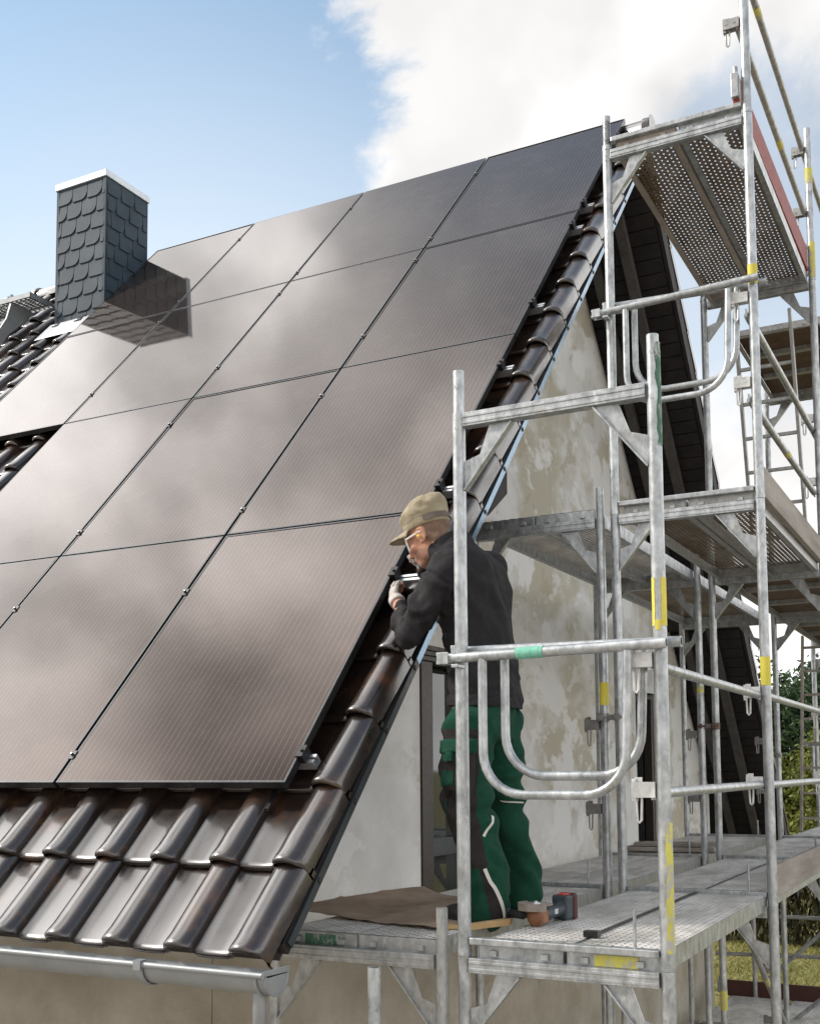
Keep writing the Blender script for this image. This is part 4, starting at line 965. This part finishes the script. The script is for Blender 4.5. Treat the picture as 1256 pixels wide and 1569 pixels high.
def strip(pts, w, name, mat):
    rows = []
    P_ = [on_cloth(p, .0035) for p in pts]
    for i, p in enumerate(P_):
        t = (P_[min(i+1,len(P_)-1)]-P_[max(i-1,0)]).normalized(); ok, co, nr, _ = trousers.closest_point_on_mesh(p); sd = t.cross(nr).normalized()*w/2
        rows.append([p-sd, p+sd])
    return MB().sheet(rows).build(name, M[mat], person, smooth=60)
strip([leg_pt(.505-.075*i/9, -.05-.65*i/9, .10) for i in range(10)], .013, 'reflective_piping', 'piping')
strip([leg_pt(.30-.215*i/9, -1.04+.64*i/9, .10) for i in range(10)], .015, 'reflective_piping', 'piping')
strip([leg_pt(.34-.14*i/9, -2.0-.1*i/9, .10) for i in range(10)], .006, 'reflective_piping', 'piping')
strip([leg_pt(.565-.01*i/9, -1.35+1.15*i/9, .10, True) for i in range(10)], .007, 'reflective_piping', 'piping')
# thigh pockets
def patch(z0, z1, a0, a1, th, name, mat, rad=.12, nz=8, na=10, bulge=0):
    g = [[on_cloth(leg_pt(z0+(z1-z0)*i/nz, a0+(a1-a0)*j/na, rad), th*(.12 if i in (0,nz) or j in (0,na) else 1)+bulge*math.sin(PI*i/nz)*math.sin(PI*j/na)) for j in range(na+1)] for i in range(nz+1)]
    return MB().sheet(g).build(name, M[mat], person, smooth=70)
patch(.60,.775,-2.35,-.85,.020,'thigh_pocket','trouser_black',bulge=.014)
patch(.758,.825,-2.40,-.80,.024,'pocket_flap','trouser',bulge=.003)
patch(.625,.705,-2.15,-1.60,.034,'pocket_badge','trouser',bulge=.004)
patch(.735,.765,-1.9,-1.65,.040,'flap_tab','trouser',bulge=.002)
b = MB(); q = on_cloth(leg_pt(.59,-2.1,.12), .012); b.tube([q, q+V((0,-.004,-.03)), q+V((.006,-.004,-.065))], .004, 6); b.build('pocket_cord', M['trouser'], person)
# boots
for nm, A_, dr in (('l', LA, V((-1,-.10,0))), ('r', RA, V((-1,.12,0)))):
    dr = dr.normalized(); sd = V((-dr.y,dr.x,0)); z = DZ; s = MB(); h = V((A_.x,A_.y,z))
    s.limb([h+V((0,0,.12)), h+V((0,0,.055))], [.052,.055]); s.ball(h-dr*.035+V((0,0,.045)), (.05,.042,.045), (dr,sd,V((0,0,1))))
    s.ball(h+dr*.06+V((0,0,.045)), (.085,.044,.045), (dr,sd,V((0,0,1)))); s.ball(h+dr*.135+V((0,0,.037)), (.065,.048,.036), (dr,sd,V((0,0,1))))
    o = organic(s, 'boot', [M['boot']], person, .008, 5, lambda p,n: .002*mnoise.noise(p*30))
    so = MB(); ring = [(.200,.0),(.185,.032),(.13,.050),(.04,.040),(-.05,.042),(-.085,.025),(-.09,0),(-.085,-.025),(-.05,-.042),(.04,-.040),(.13,-.050),(.185,-.032)]
    so.plate([h+dr*a+sd*b_+V((0,0,.013)) for a,b_ in ring], V((0,0,.024))); so.build('boot_sole', M['rubber'], o, smooth=30)
# cap
cp = MB(); n = 32
def cr(f, rf, rl, u, back=0): return [H(f+rf*math.cos(a), rl*math.sin(a), u+back*(math.cos(a))) for a in [2*PI*k/n for k in range(n)]]
cp.loft([cr(-.010,.103,.086,.036,.012),cr(-.010,.107,.090,.050,.012),cr(-.010,.109,.092,.078,.012),cr(-.012,.115,.097,.096,.010),cr(-.015,.117,.098,.116,.006),cr(-.020,.110,.093,.136,-.002),cr(-.026,.093,.079,.150,-.008),cr(-.030,.06,.05,.158,-.01),cr(-.032,.02,.018,.160,-.01)], cap=True)
def cfold(p, n_):
    d = p-HC; u = d.dot(HU); k = max(0,min(1,(u-.075)/.03))
    w = mnoise.noise(V((p.x*22+5,p.y*16,p.z*24))); w2 = 1-abs(mnoise.noise(V((p.x*15,p.y*15+4,p.z*20))))*2
    return k*(.008*w+.007*w2-.004)+.001*mnoise.noise(p*60)
cap = organic(cp, 'cap', [M['capcloth']], person, .005, 3, cfold)
s = MB(); rows = []
for i in range(9):
    a = -1.15+2.3*i/8; root = H(-.010+.108*math.cos(a), .091*math.sin(a), .046+.012*math.cos(a)); L = .096*max(.05,math.cos(a*1.25))**.6
    rows.append([root+HF*(L*t)+HL*(.0)+HU*(.012*math.sin(t*PI*.6)+.002*t-.032*(abs(a)/1.15)**2*t) for t in (0,.25,.5,.75,1)])
top_ = rows; s.sheet(rows); s.sheet([[p-HU*.005 for p in r][::-1] for r in rows])
edge = [r[-1] for r in rows]; s.sheet([edge, [p-HU*.005 for p in edge]])
s.build('cap_brim', M['capcloth'], cap, smooth=60)
s = MB(); s.sheet([[H(-.010+.1115*math.cos(a), .0945*math.sin(a), u+.012*math.cos(a)) for a in [1.9+.0+ (2*PI-3.8)*k/12 for k in range(13)]] for u in (.046,.070)]); s.build('cap_strap', M['capstrap'], cap, smooth=60)
s = MB(); s.sheet([[H(-.010+.1105*math.cos(a), .0935*math.sin(a), u+.012*math.cos(a)) for a in [2*PI*k/48 for k in range(49)]] for u in (.072,.0735)]); s.build('cap_seam', M['capstrap'], cap, smooth=60)
# safety glasses, earplug
s = MB(); s.sheet([[H(.066+.042*math.cos(t), .074*math.sin(t), u-.004*math.cos(t)) for t in [-1.35+2.7*k/14 for k in range(15)]] for u in (-.034,-.02,0,.018,.030)]); gl = s.build('safety_glasses', M['lens'], person, smooth=70)
s = MB()
for sg in (1,-1): s.bar(H(.075,sg*.0755,.018), H(-.012,sg*.0885,.012), .003, .008, up=HU)
s.sheet([[H(.066+.0425*math.cos(t), .0745*math.sin(t), u) for t in [-1.35+2.7*k/14 for k in range(15)]] for u in (.028,.033)]); s.build('glasses_temple', M['lens'], gl, smooth=40)
s = MB(); s.tube([H(.004,.074,-.008), H(.002,.094,-.008)], [.008,.0065], 10).ball(H(.002,.094,-.008), .0065); s.build('earplug', M['earplug'], person)
# gloves: a knit skin over each hand, cuffs left open
for nm, w, pd, sd, cu, sc, tp in (('l', LW+ldir*.035, ldir+V((-.1,0,.15)), V((.25,-.35,.9)), .62, 1.0, 1), ('r', RW+rdir*.005, V((-.02,-.5,.8)), V((-.9,0,.1)), 1.05, .98, 1)):
    s = MB(); hand(s, w, pd, sd, cu, sc); pdn = V(pd).normalized()
    s.tube([w-pdn*.012, w+pdn*.004, w+pdn*.03], [.036,.036,.034], 16)
    organic(s, 'work_glove', [M['glove']], person, .0036, 2, lambda p,n: .0012*mnoise.noise(p*55)+.0008*mnoise.noise(p*130))
# pencil in the fist
pc = thing('pencil', (-.50,.665,1.60), 'blue carpenter pencil held in the gloved fist under the chin', 'pencil')
a, b_ = V((-.505,.655,1.665)), V((-.490,.615,1.578)); d = (b_-a).normalized()
MB().tube([a, b_-d*.015], .0055, 6).build('pencil_shaft', M['bluepencil'], pc, smooth=0); MB().tube([b_-d*.0148, b_], [.0055,.001], 6).build('pencil_tip', M['newwood'], pc, smooth=0)

# ------------------------------------------------------------------ cordless angle grinder lying disc up on the deck
gz = DZ+.002; gc = V((.085,.49,gz)); ga = V((.16,.98,0)).normalized(); gs = V((-ga.y,ga.x,0)); gu = V((0,0,1))
gr = thing('angle_grinder', gc, 'cordless angle grinder with rusty head, worn disc up and dark red battery', 'angle grinder')
s = MB(); s.tube([gc+gu*.0, gc+gu*.012, gc+gu*.020, gc+gu*.045, gc+gu*.058, gc+gu*.062], [.022,.028,.034,.036,.033,.024], 18); s.obox(gc+ga*.028+gu*.033, ga*.026, gs*.028, gu*.024); s.build('gear_head', M['grinder_head'], gr, smooth=35, bevel=.003)
s = MB(); s.tube([gc+gu*.0625, gc+gu*.070], .030, 20); s.build('bearing_collar', M['grinder_head'], gr)
s = MB(); s.tube([gc+gu*.083, gc+gu*.0862], .068, 40); s.build('cutting_disc', M['disc'], gr, smooth=30)
s = MB(); s.tube([gc+gu*.0865, gc+gu*.091], [.020,.017], 8); s.tube([gc+gu*.091, gc+gu*.097], .008, 8); s.build('disc_nut', M['alu'], gr, smooth=20)
s = MB(); n = 16; arc = [gc+(ga*math.cos(t)+gs*math.sin(t))*.0715 for t in [1.0+PI*1.05*k/n for k in range(n+1)]]
s.sheet([[p+gu*.062 for p in arc],[p+gu*.0905 for p in arc]]); s.sheet([[gc+(p-gc)*.45+gu*.0725 for p in arc],[p+gu*.0622 for p in arc]])
s.build('disc_guard', M['disc'], gr, smooth=30)
s = MB(); s.loft([[gc+ga*x+gs*(w*math.cos(t))+gu*(h+q*math.sin(t)) for t in [2*PI*k/16 for k in range(16)]] for x,w,q,h in ((.050,.029,.026,.036),(.075,.031,.029,.037),(.11,.027,.026,.040),(.165,.026,.025,.044),(.185,.030,.034,.048))]); s.build('motor_housing', M['grinder_body'], gr, smooth=50)
s = MB(); s.obox(gc+ga*.215+gu*.052, ga*.030, gs*.036, gu*.050); s.build('battery_foot', M['grinder_body'], gr, smooth=0, bevel=.010)
s = MB(); s.obox(gc+ga*.262+gu*.053, ga*.0165, gs*.040, gu*.053); bt = s.build('battery', M['battery'], gr, smooth=0, bevel=.010)
s = MB(); s.obox(gc+ga*.225+gu*.1035, ga*.022, gs*.018, gu*.0025); s.build('red_badge', M['red'], bt, smooth=0, bevel=.001); s = MB(); s.obox(gc+ga*.2795+gs*.012+gu*.055, ga*.0012, gs*.012, gu*.032); s.build('red_latch', M['red'], bt, smooth=0)
s = MB(); s.obox(gc+ga*.115-gs*.0265+gu*.046, ga*.014, gs*.0012, gu*.010); s.build('maker_plate', M['alu'], gr, smooth=0)
s = MB(); hb_ = V((-.90,.30,0)).normalized(); p0 = gc+hb_*.034+gu*.036; s.tube([p0, p0+hb_*.02, p0+hb_*.03, p0+hb_*.075, p0+hb_*.125, p0+hb_*.13], [.008,.009,.018,.0165,.018,.012], 14); s.build('side_handle', M['rubber'], gr, smooth=40)
# offcut of pine beside it
t = thing('wooden_offcut', (-.03,.34,DZ), 'pale pine offcut lying between boot and grinder', 'wood offcut')
s = MB(); s.plate([V((-.10,.25,DZ+.013)),V((-.01,.45,DZ+.013)),V((-.02,.50,DZ+.013)),V((-.06,.47,DZ+.013)),V((-.12,.29,DZ+.013))], V((0,0,.022))); s.build('offcut', M['newwood'], t, smooth=0, bevel=.002)
t = thing('wooden_offcut', (-.13,.30,DZ), 'thin pale strip of wood beside the spigot by the boot', 'wood offcut'); MB().bar((-.20,.26,DZ+.010),(-.09,.30,DZ+.010),.035,.016).build('offcut', M['newwood'], t, smooth=0, bevel=.002)

# cardboard sheet on the inner deck: creased, curling, with torn front edge
cb = MB(); nx, ny = 30, 26; A0, B0_, C0, D0 = V((-1.02,.40,0)), V((-.20,.20,0)), V((-.22,1.02,0)), V((-.80,1.25,0)); rows = []
for j in range(ny+1):
    r = []
    for i in range(nx+1):
        u, w = i/nx, j/ny; p = (A0*(1-u)+B0_*u)*(1-w)+(D0*(1-u)+C0*u)*w
        z = DZ+.006+.028*(max(0,1-u*3.2))**1.5+.010*math.sin(u*5.2+w*2.5)**2*(1-w*.5)+.005*mnoise.noise(V((u*3,w*3,1)))+.012*w*(1-u)
        for cz in (.34,.67): z += .007*math.exp(-((w-cz-.03*u)/.022)**2)
        z += .007*math.exp(-((u-.55+.06*w)/.024)**2)
        if j == 0: p = p+V((.0,.03*mnoise.noise(V((u*16,0,0)))+.012*mnoise.noise(V((u*50,3,0))),0))
        r.append(V((p.x,p.y,max(DZ+.003,z))))
    rows.append(r)
cb.sheet(rows); cb.sheet([[p-V((0,0,.0025)) for p in r][::-1] for r in rows])
o = cb.build('cardboard_sheet', M['card'], None, smooth=30); tag(o, 'creased brown cardboard sheet with torn edge lying on the inner deck', 'cardboard')

# ------------------------------------------------------------------ ground, plants
rows = []
for j in range(60):
    y = -40+j*4.; rows.append([V((-120+i*6., y, GZ+.02*mnoise.noise(V((i*.7,j*.7,0)))-.0 + (0 if y < 40 else 0))) for i in range(41)])
o = MB().sheet([[V((-1500+3000*i/8, -1500+3000*j/8, GZ-.03)) for i in range(9)] for j in range(9)]).build('ground', M['ground'], None, smooth=60, fixn=False); tag(o, kind='structure')
rnd = random.Random(3)
gb = MB()
for k in range(26000):
    y = rnd.uniform(11, 21.5); x = rnd.uniform(-6,3); z = GZ-.03; h = rnd.uniform(.04,.12)*(1.2 if mnoise.noise(V((x*.5,y*.5,0))) > 0 else .7); a = rnd.uniform(0,PI); w = rnd.uniform(.008,.018)
    dx, dy = math.cos(a)*w, math.sin(a)*w; lx, ly = rnd.uniform(-.12,.12), rnd.uniform(-.12,.12)
    gb.add([(x-dx,y-dy,z),(x+dx,y+dy,z),(x+lx,y+ly,z+h)],[(0,1,2)])
o = gb.build('grass', M['grassblade'], None, smooth=0, fixn=False); tag(o, kind='stuff')
def leaves(mb, c, r, n, size, rnd, squash=1.0):
    """leaf clusters spread through an uneven volume"""
    cl = []
    for k in range(max(6,n//70)):
        d = V((rnd.gauss(0,1),rnd.gauss(0,1),rnd.gauss(0,1))).normalized()*rnd.uniform(.35,1.0); cl.append((V((c[0]+d.x*r,c[1]+d.y*r,c[2]+d.z*r*squash)), rnd.uniform(.16,.34)*r))
    for k in range(n):
        q, rr = cl[rnd.randrange(len(cl))]; d = V((rnd.gauss(0,1),rnd.gauss(0,1),rnd.gauss(0,.8)))*rr*.55; p = q+d
        a = V((rnd.gauss(0,1),rnd.gauss(0,1),rnd.gauss(0,1))).normalized(); b_ = a.cross(V((rnd.gauss(0,1),rnd.gauss(0,1),rnd.gauss(0,1)))).normalized(); s_ = size*rnd.uniform(.6,1.3)
        mb.add([p-a*s_, p+b_*s_*.5, p+a*s_, p-b_*s_*.5], [(0,1,2,3)])
def tree(x, y, h, r, label, mat='leaf_dark', n=6000, seed=1, size=.11):
    rnd = random.Random(seed); t = thing('leafy_tree', (x,y,GZ), label, 'tree', 'trees beyond the lawn')
    s = MB(); s.tube([V((x,y,GZ-.1)),V((x+.05,y,GZ+h*.3)),V((x-.05,y+.1,GZ+h*.6)),V((x,y,GZ+h*.85))],[.17,.13,.08,.03],10)
    for k in range(7):
        z = GZ+h*rnd.uniform(.28,.7); a = rnd.uniform(0,2*PI); L = r*rnd.uniform(.5,.9); s.tube([V((x,y,z)),V((x+math.cos(a)*L*.5,y+math.sin(a)*L*.5,z+L*.3)),V((x+math.cos(a)*L,y+math.sin(a)*L,z+L*.5))],[.06,.04,.012],7)
    s.build('trunk', M['bark'], t, smooth=50)
    m = MB()
    for k in range(5): leaves(m, (x+rnd.uniform(-.45,.45)*r, y+rnd.uniform(-.45,.45)*r, GZ+h*rnd.uniform(.42,.80)), r*rnd.uniform(.55,.75), n//5, size, rnd, .9)
    m.build('crown', M[mat], t, smooth=0, fixn=False)
tree(-2.0,28,7.9,2.3,'dark green tree tallest of those behind the lower ladder','leaf_dark',24000,1,.085)
tree(-4.6,29,7.2,2.4,'dark green tree half hidden behind the far eave','leaf_dark',15000,2,.09)
tree(.7,29,7.4,2.4,'dark green tree at the outer end of the row beyond the lawn','leaf_dark',8000,3,.11)
tree(-1.5,23.6,4.9,1.5,'yellow green bushy tree in front of the tallest dark tree','leaf_light',16000,4,.065)
tree(-3.5,24.2,4.6,1.5,'yellow green bushy tree next to the house corner','leaf_light',14000,5,.065)
tree(.8,24.5,4.7,1.6,'yellow green bushy tree at the outer end of the hedge','leaf_light',5000,6,.085)
def hedge(x, y, w, h, label, seed):
    rnd = random.Random(seed); t = thing('clipped_hedge', (x,y,GZ), label, 'hedge'); s = MB()
    for k in range(9): xx = x+w*(k/8-.5)*.9; s.tube([V((xx,y,GZ-.1)),V((xx+rnd.uniform(-.1,.1),y,GZ+h*.8))],[.05,.02],7)
    s.build('stems', M['bark'], t); m = MB()
    for k in range(9000):
        p = V((x+rnd.uniform(-.5,.5)*w, y+rnd.gauss(0,.28), GZ+h*rnd.random()**.8)); p.z += .12*mnoise.noise(V((p.x*2,p.y*2,0)))
        a = V((rnd.gauss(0,.4),rnd.gauss(0,.4),1)).normalized(); b_ = a.cross(V((rnd.gauss(0,1),rnd.gauss(0,1),.1))).normalized(); m.add([p-a*.10,p+b_*.03,p+a*.10,p-b_*.03],[(0,1,2,3)])
    m.build('foliage', M['leaf_hedge'], t, smooth=0, fixn=False)
hedge(-1.4,21.0,6.6,1.75,'brown green hedge at the back of the lawn',11)

# ------------------------------------------------------------------ sky, sun, camera
SD = V((-.72,-.36,.60)).normalized(); el = math.asin(SD.z); az = math.atan2(SD.x, SD.y)
w = bpy.data.worlds.new('World'); scene.world = w; w.use_nodes = True; nt = w.node_tree; g = NT(nt); bg = nt.nodes['Background']
sky = g.n('ShaderNodeTexSky', sky_type='NISHITA'); sky.sun_disc = False; sky.sun_elevation = el; sky.sun_rotation = az; sky.air_density = 1.0; sky.dust_density = 2.0; sky.ozone_density = 1.3
tc = g.n('ShaderNodeTexCoord'); d = tc.outputs['Generated']
def dist_to(c, sc=(1,1,1)):
    s1 = g.n('ShaderNodeVectorMath', operation='SUBTRACT'); g.l(d, s1.inputs[0]); s1.inputs[1].default_value = c
    s2 = g.n('ShaderNodeVectorMath', operation='MULTIPLY'); g.l(s1.outputs[0], s2.inputs[0]); s2.inputs[1].default_value = sc
    s3 = g.n('ShaderNodeVectorMath', operation='LENGTH'); g.l(s2.outputs[0], s3.inputs[0]); return s3.outputs['Value']
nA = g.noise(d, 5.5, 10, .60, .4); nB = g.noise(d, 2.2, 6, .55); nC = g.noise(d, 6., 4, .45)
q = g.math('ADD', dist_to((-.664,.664,.40),(1,1,.55)), g.math('MULTIPLY', g.math('SUBTRACT', nA, .5), .22))
mask = g.smooth(q, .255, .284)
# a few pale blue gaps at the right
q2 = g.math('ADD', dist_to((-.13,.905,.40),(1,1,1)), g.math('MULTIPLY', g.math('SUBTRACT', nA, .5), .45)); gap = g.smooth(q2, .07, .17)
mask = g.math('MULTIPLY', mask, g.math('MULTIPLY_ADD', gap, .55, .45))
veil = g.smooth(dist_to((-.62,.78,.12)), .15, .62, .72, .06); 
lobe = g.smooth(dist_to((-.70,-.10,.71)), .16, .74, 1., 0.); wn = g.smooth(dist_to((-.55,.12,.82)), .40, .62, 1., .55); dark = g.smooth(g.math('ADD', dist_to((-.20,.48,.85)), g.math('MULTIPLY', g.math('SUBTRACT', nB, .5), .30)), .08, .36, 1., 0.)

br = g.math('ADD', 1.05, g.math('MULTIPLY', lobe, 2.7))
hole = g.smooth(g.math('ADD', dist_to((.50,.02,.82)), g.math('MULTIPLY', g.math('SUBTRACT', nA, .5), .35)), .50, .78)
mask = g.math('MULTIPLY', mask, g.math('MULTIPLY_ADD', hole, .80, .20)); mask = g.math('MULTIPLY', mask, g.math('SUBTRACT', 1., g.math('MULTIPLY', dark, .68)))
br = g.math('MULTIPLY', br, g.math('SUBTRACT', 1., g.math('MULTIPLY', dark, .3)))
dp = g.n('ShaderNodeVectorMath', operation='DOT_PRODUCT'); g.l(d, dp.inputs[0]); dp.inputs[1].default_value = (-.85,-.25,.46); br = g.math('MULTIPLY', br, g.smooth(dp.outputs['Value'], -.75, .25, 1.9, 1.0))
nz = g.math('MULTIPLY', g.smooth(nC, .38, .62, .70, 1.22), g.smooth(nB, .38, .62, .76, 1.14)); br = g.math('MULTIPLY', br, g.math('MULTIPLY_ADD', g.math('SUBTRACT', nz, 1.), wn, 1.))
br = g.math('MULTIPLY', br, g.smooth(dist_to((-.10,.90,.44)), .06, .40, .52, .80))
br = g.math('MULTIPLY', br, g.smooth(g.math('ADD', dist_to((-.575,-.03,.81)), g.math('MULTIPLY', g.math('SUBTRACT', nA, .5), .10)), .03, .17, .50, 1.))
cc = g.n('ShaderNodeCombineColor'); g.l(br, cc.inputs[0]); g.l(g.math('MULTIPLY', br, .988), cc.inputs[1]); g.l(g.math('MULTIPLY', br, .978), cc.inputs[2])
SKY_K = .15
sk = g.mix(1., sky.outputs[0], (.86,1.08,1.06), 'MULTIPLY'); sk = g.mix(veil, sk, (.80/SKY_K,.82/SKY_K,.83/SKY_K))
cl2 = g.n('ShaderNodeVectorMath', operation='SCALE'); g.l(cc.outputs[0], cl2.inputs[0]); cl2.inputs['Scale'].default_value = 1/SKY_K
g.l(g.mix(mask, sk, cl2.outputs[0]), bg.inputs['Color']); bg.inputs['Strength'].default_value = SKY_K
sl_ = bpy.data.lights.new('sun','SUN'); sl_.energy = 2.2; sl_.angle = math.radians(5); sl_.color = (1,.93,.84)
so = bpy.data.objects.new('sun', sl_); COL.objects.link(so); so.rotation_euler = SD.to_track_quat('Z','Y').to_euler(); so.location = SD*30
cam = bpy.data.cameras.new('camera'); co = bpy.data.objects.new('camera', cam); COL.objects.link(co); scene.camera = co
CP = V((1.7418,-3.7443,.7039)); yw, pt, rl = -.4860, .0808, -.0067
F = V((math.sin(yw)*math.cos(pt),math.cos(yw)*math.cos(pt),math.sin(pt))); RT = V((math.cos(yw),-math.sin(yw),0)); UP = RT.cross(F)
R2_ = RT*math.cos(rl)+UP*math.sin(rl); U2 = UP*math.cos(rl)-RT*math.sin(rl)
co.matrix_world = Matrix(((R2_.x,U2.x,-F.x,CP.x),(R2_.y,U2.y,-F.y,CP.y),(R2_.z,U2.z,-F.z,CP.z),(0,0,0,1)))
cam.sensor_fit = 'HORIZONTAL'; cam.sensor_width = 36; cam.lens = 1721.0*36/1256; cam.shift_x = (628-620.4)/1256; cam.shift_y = (1038.9-784.5)/1256; cam.clip_end = 4000; cam.clip_start = .05
scene.view_settings.view_transform = 'Standard'; scene.view_settings.look = 'None'; scene.view_settings.exposure = .5; scene.view_settings.gamma = 1
scene.cycles.max_bounces = 8; scene.cycles.transparent_max_bounces = 24
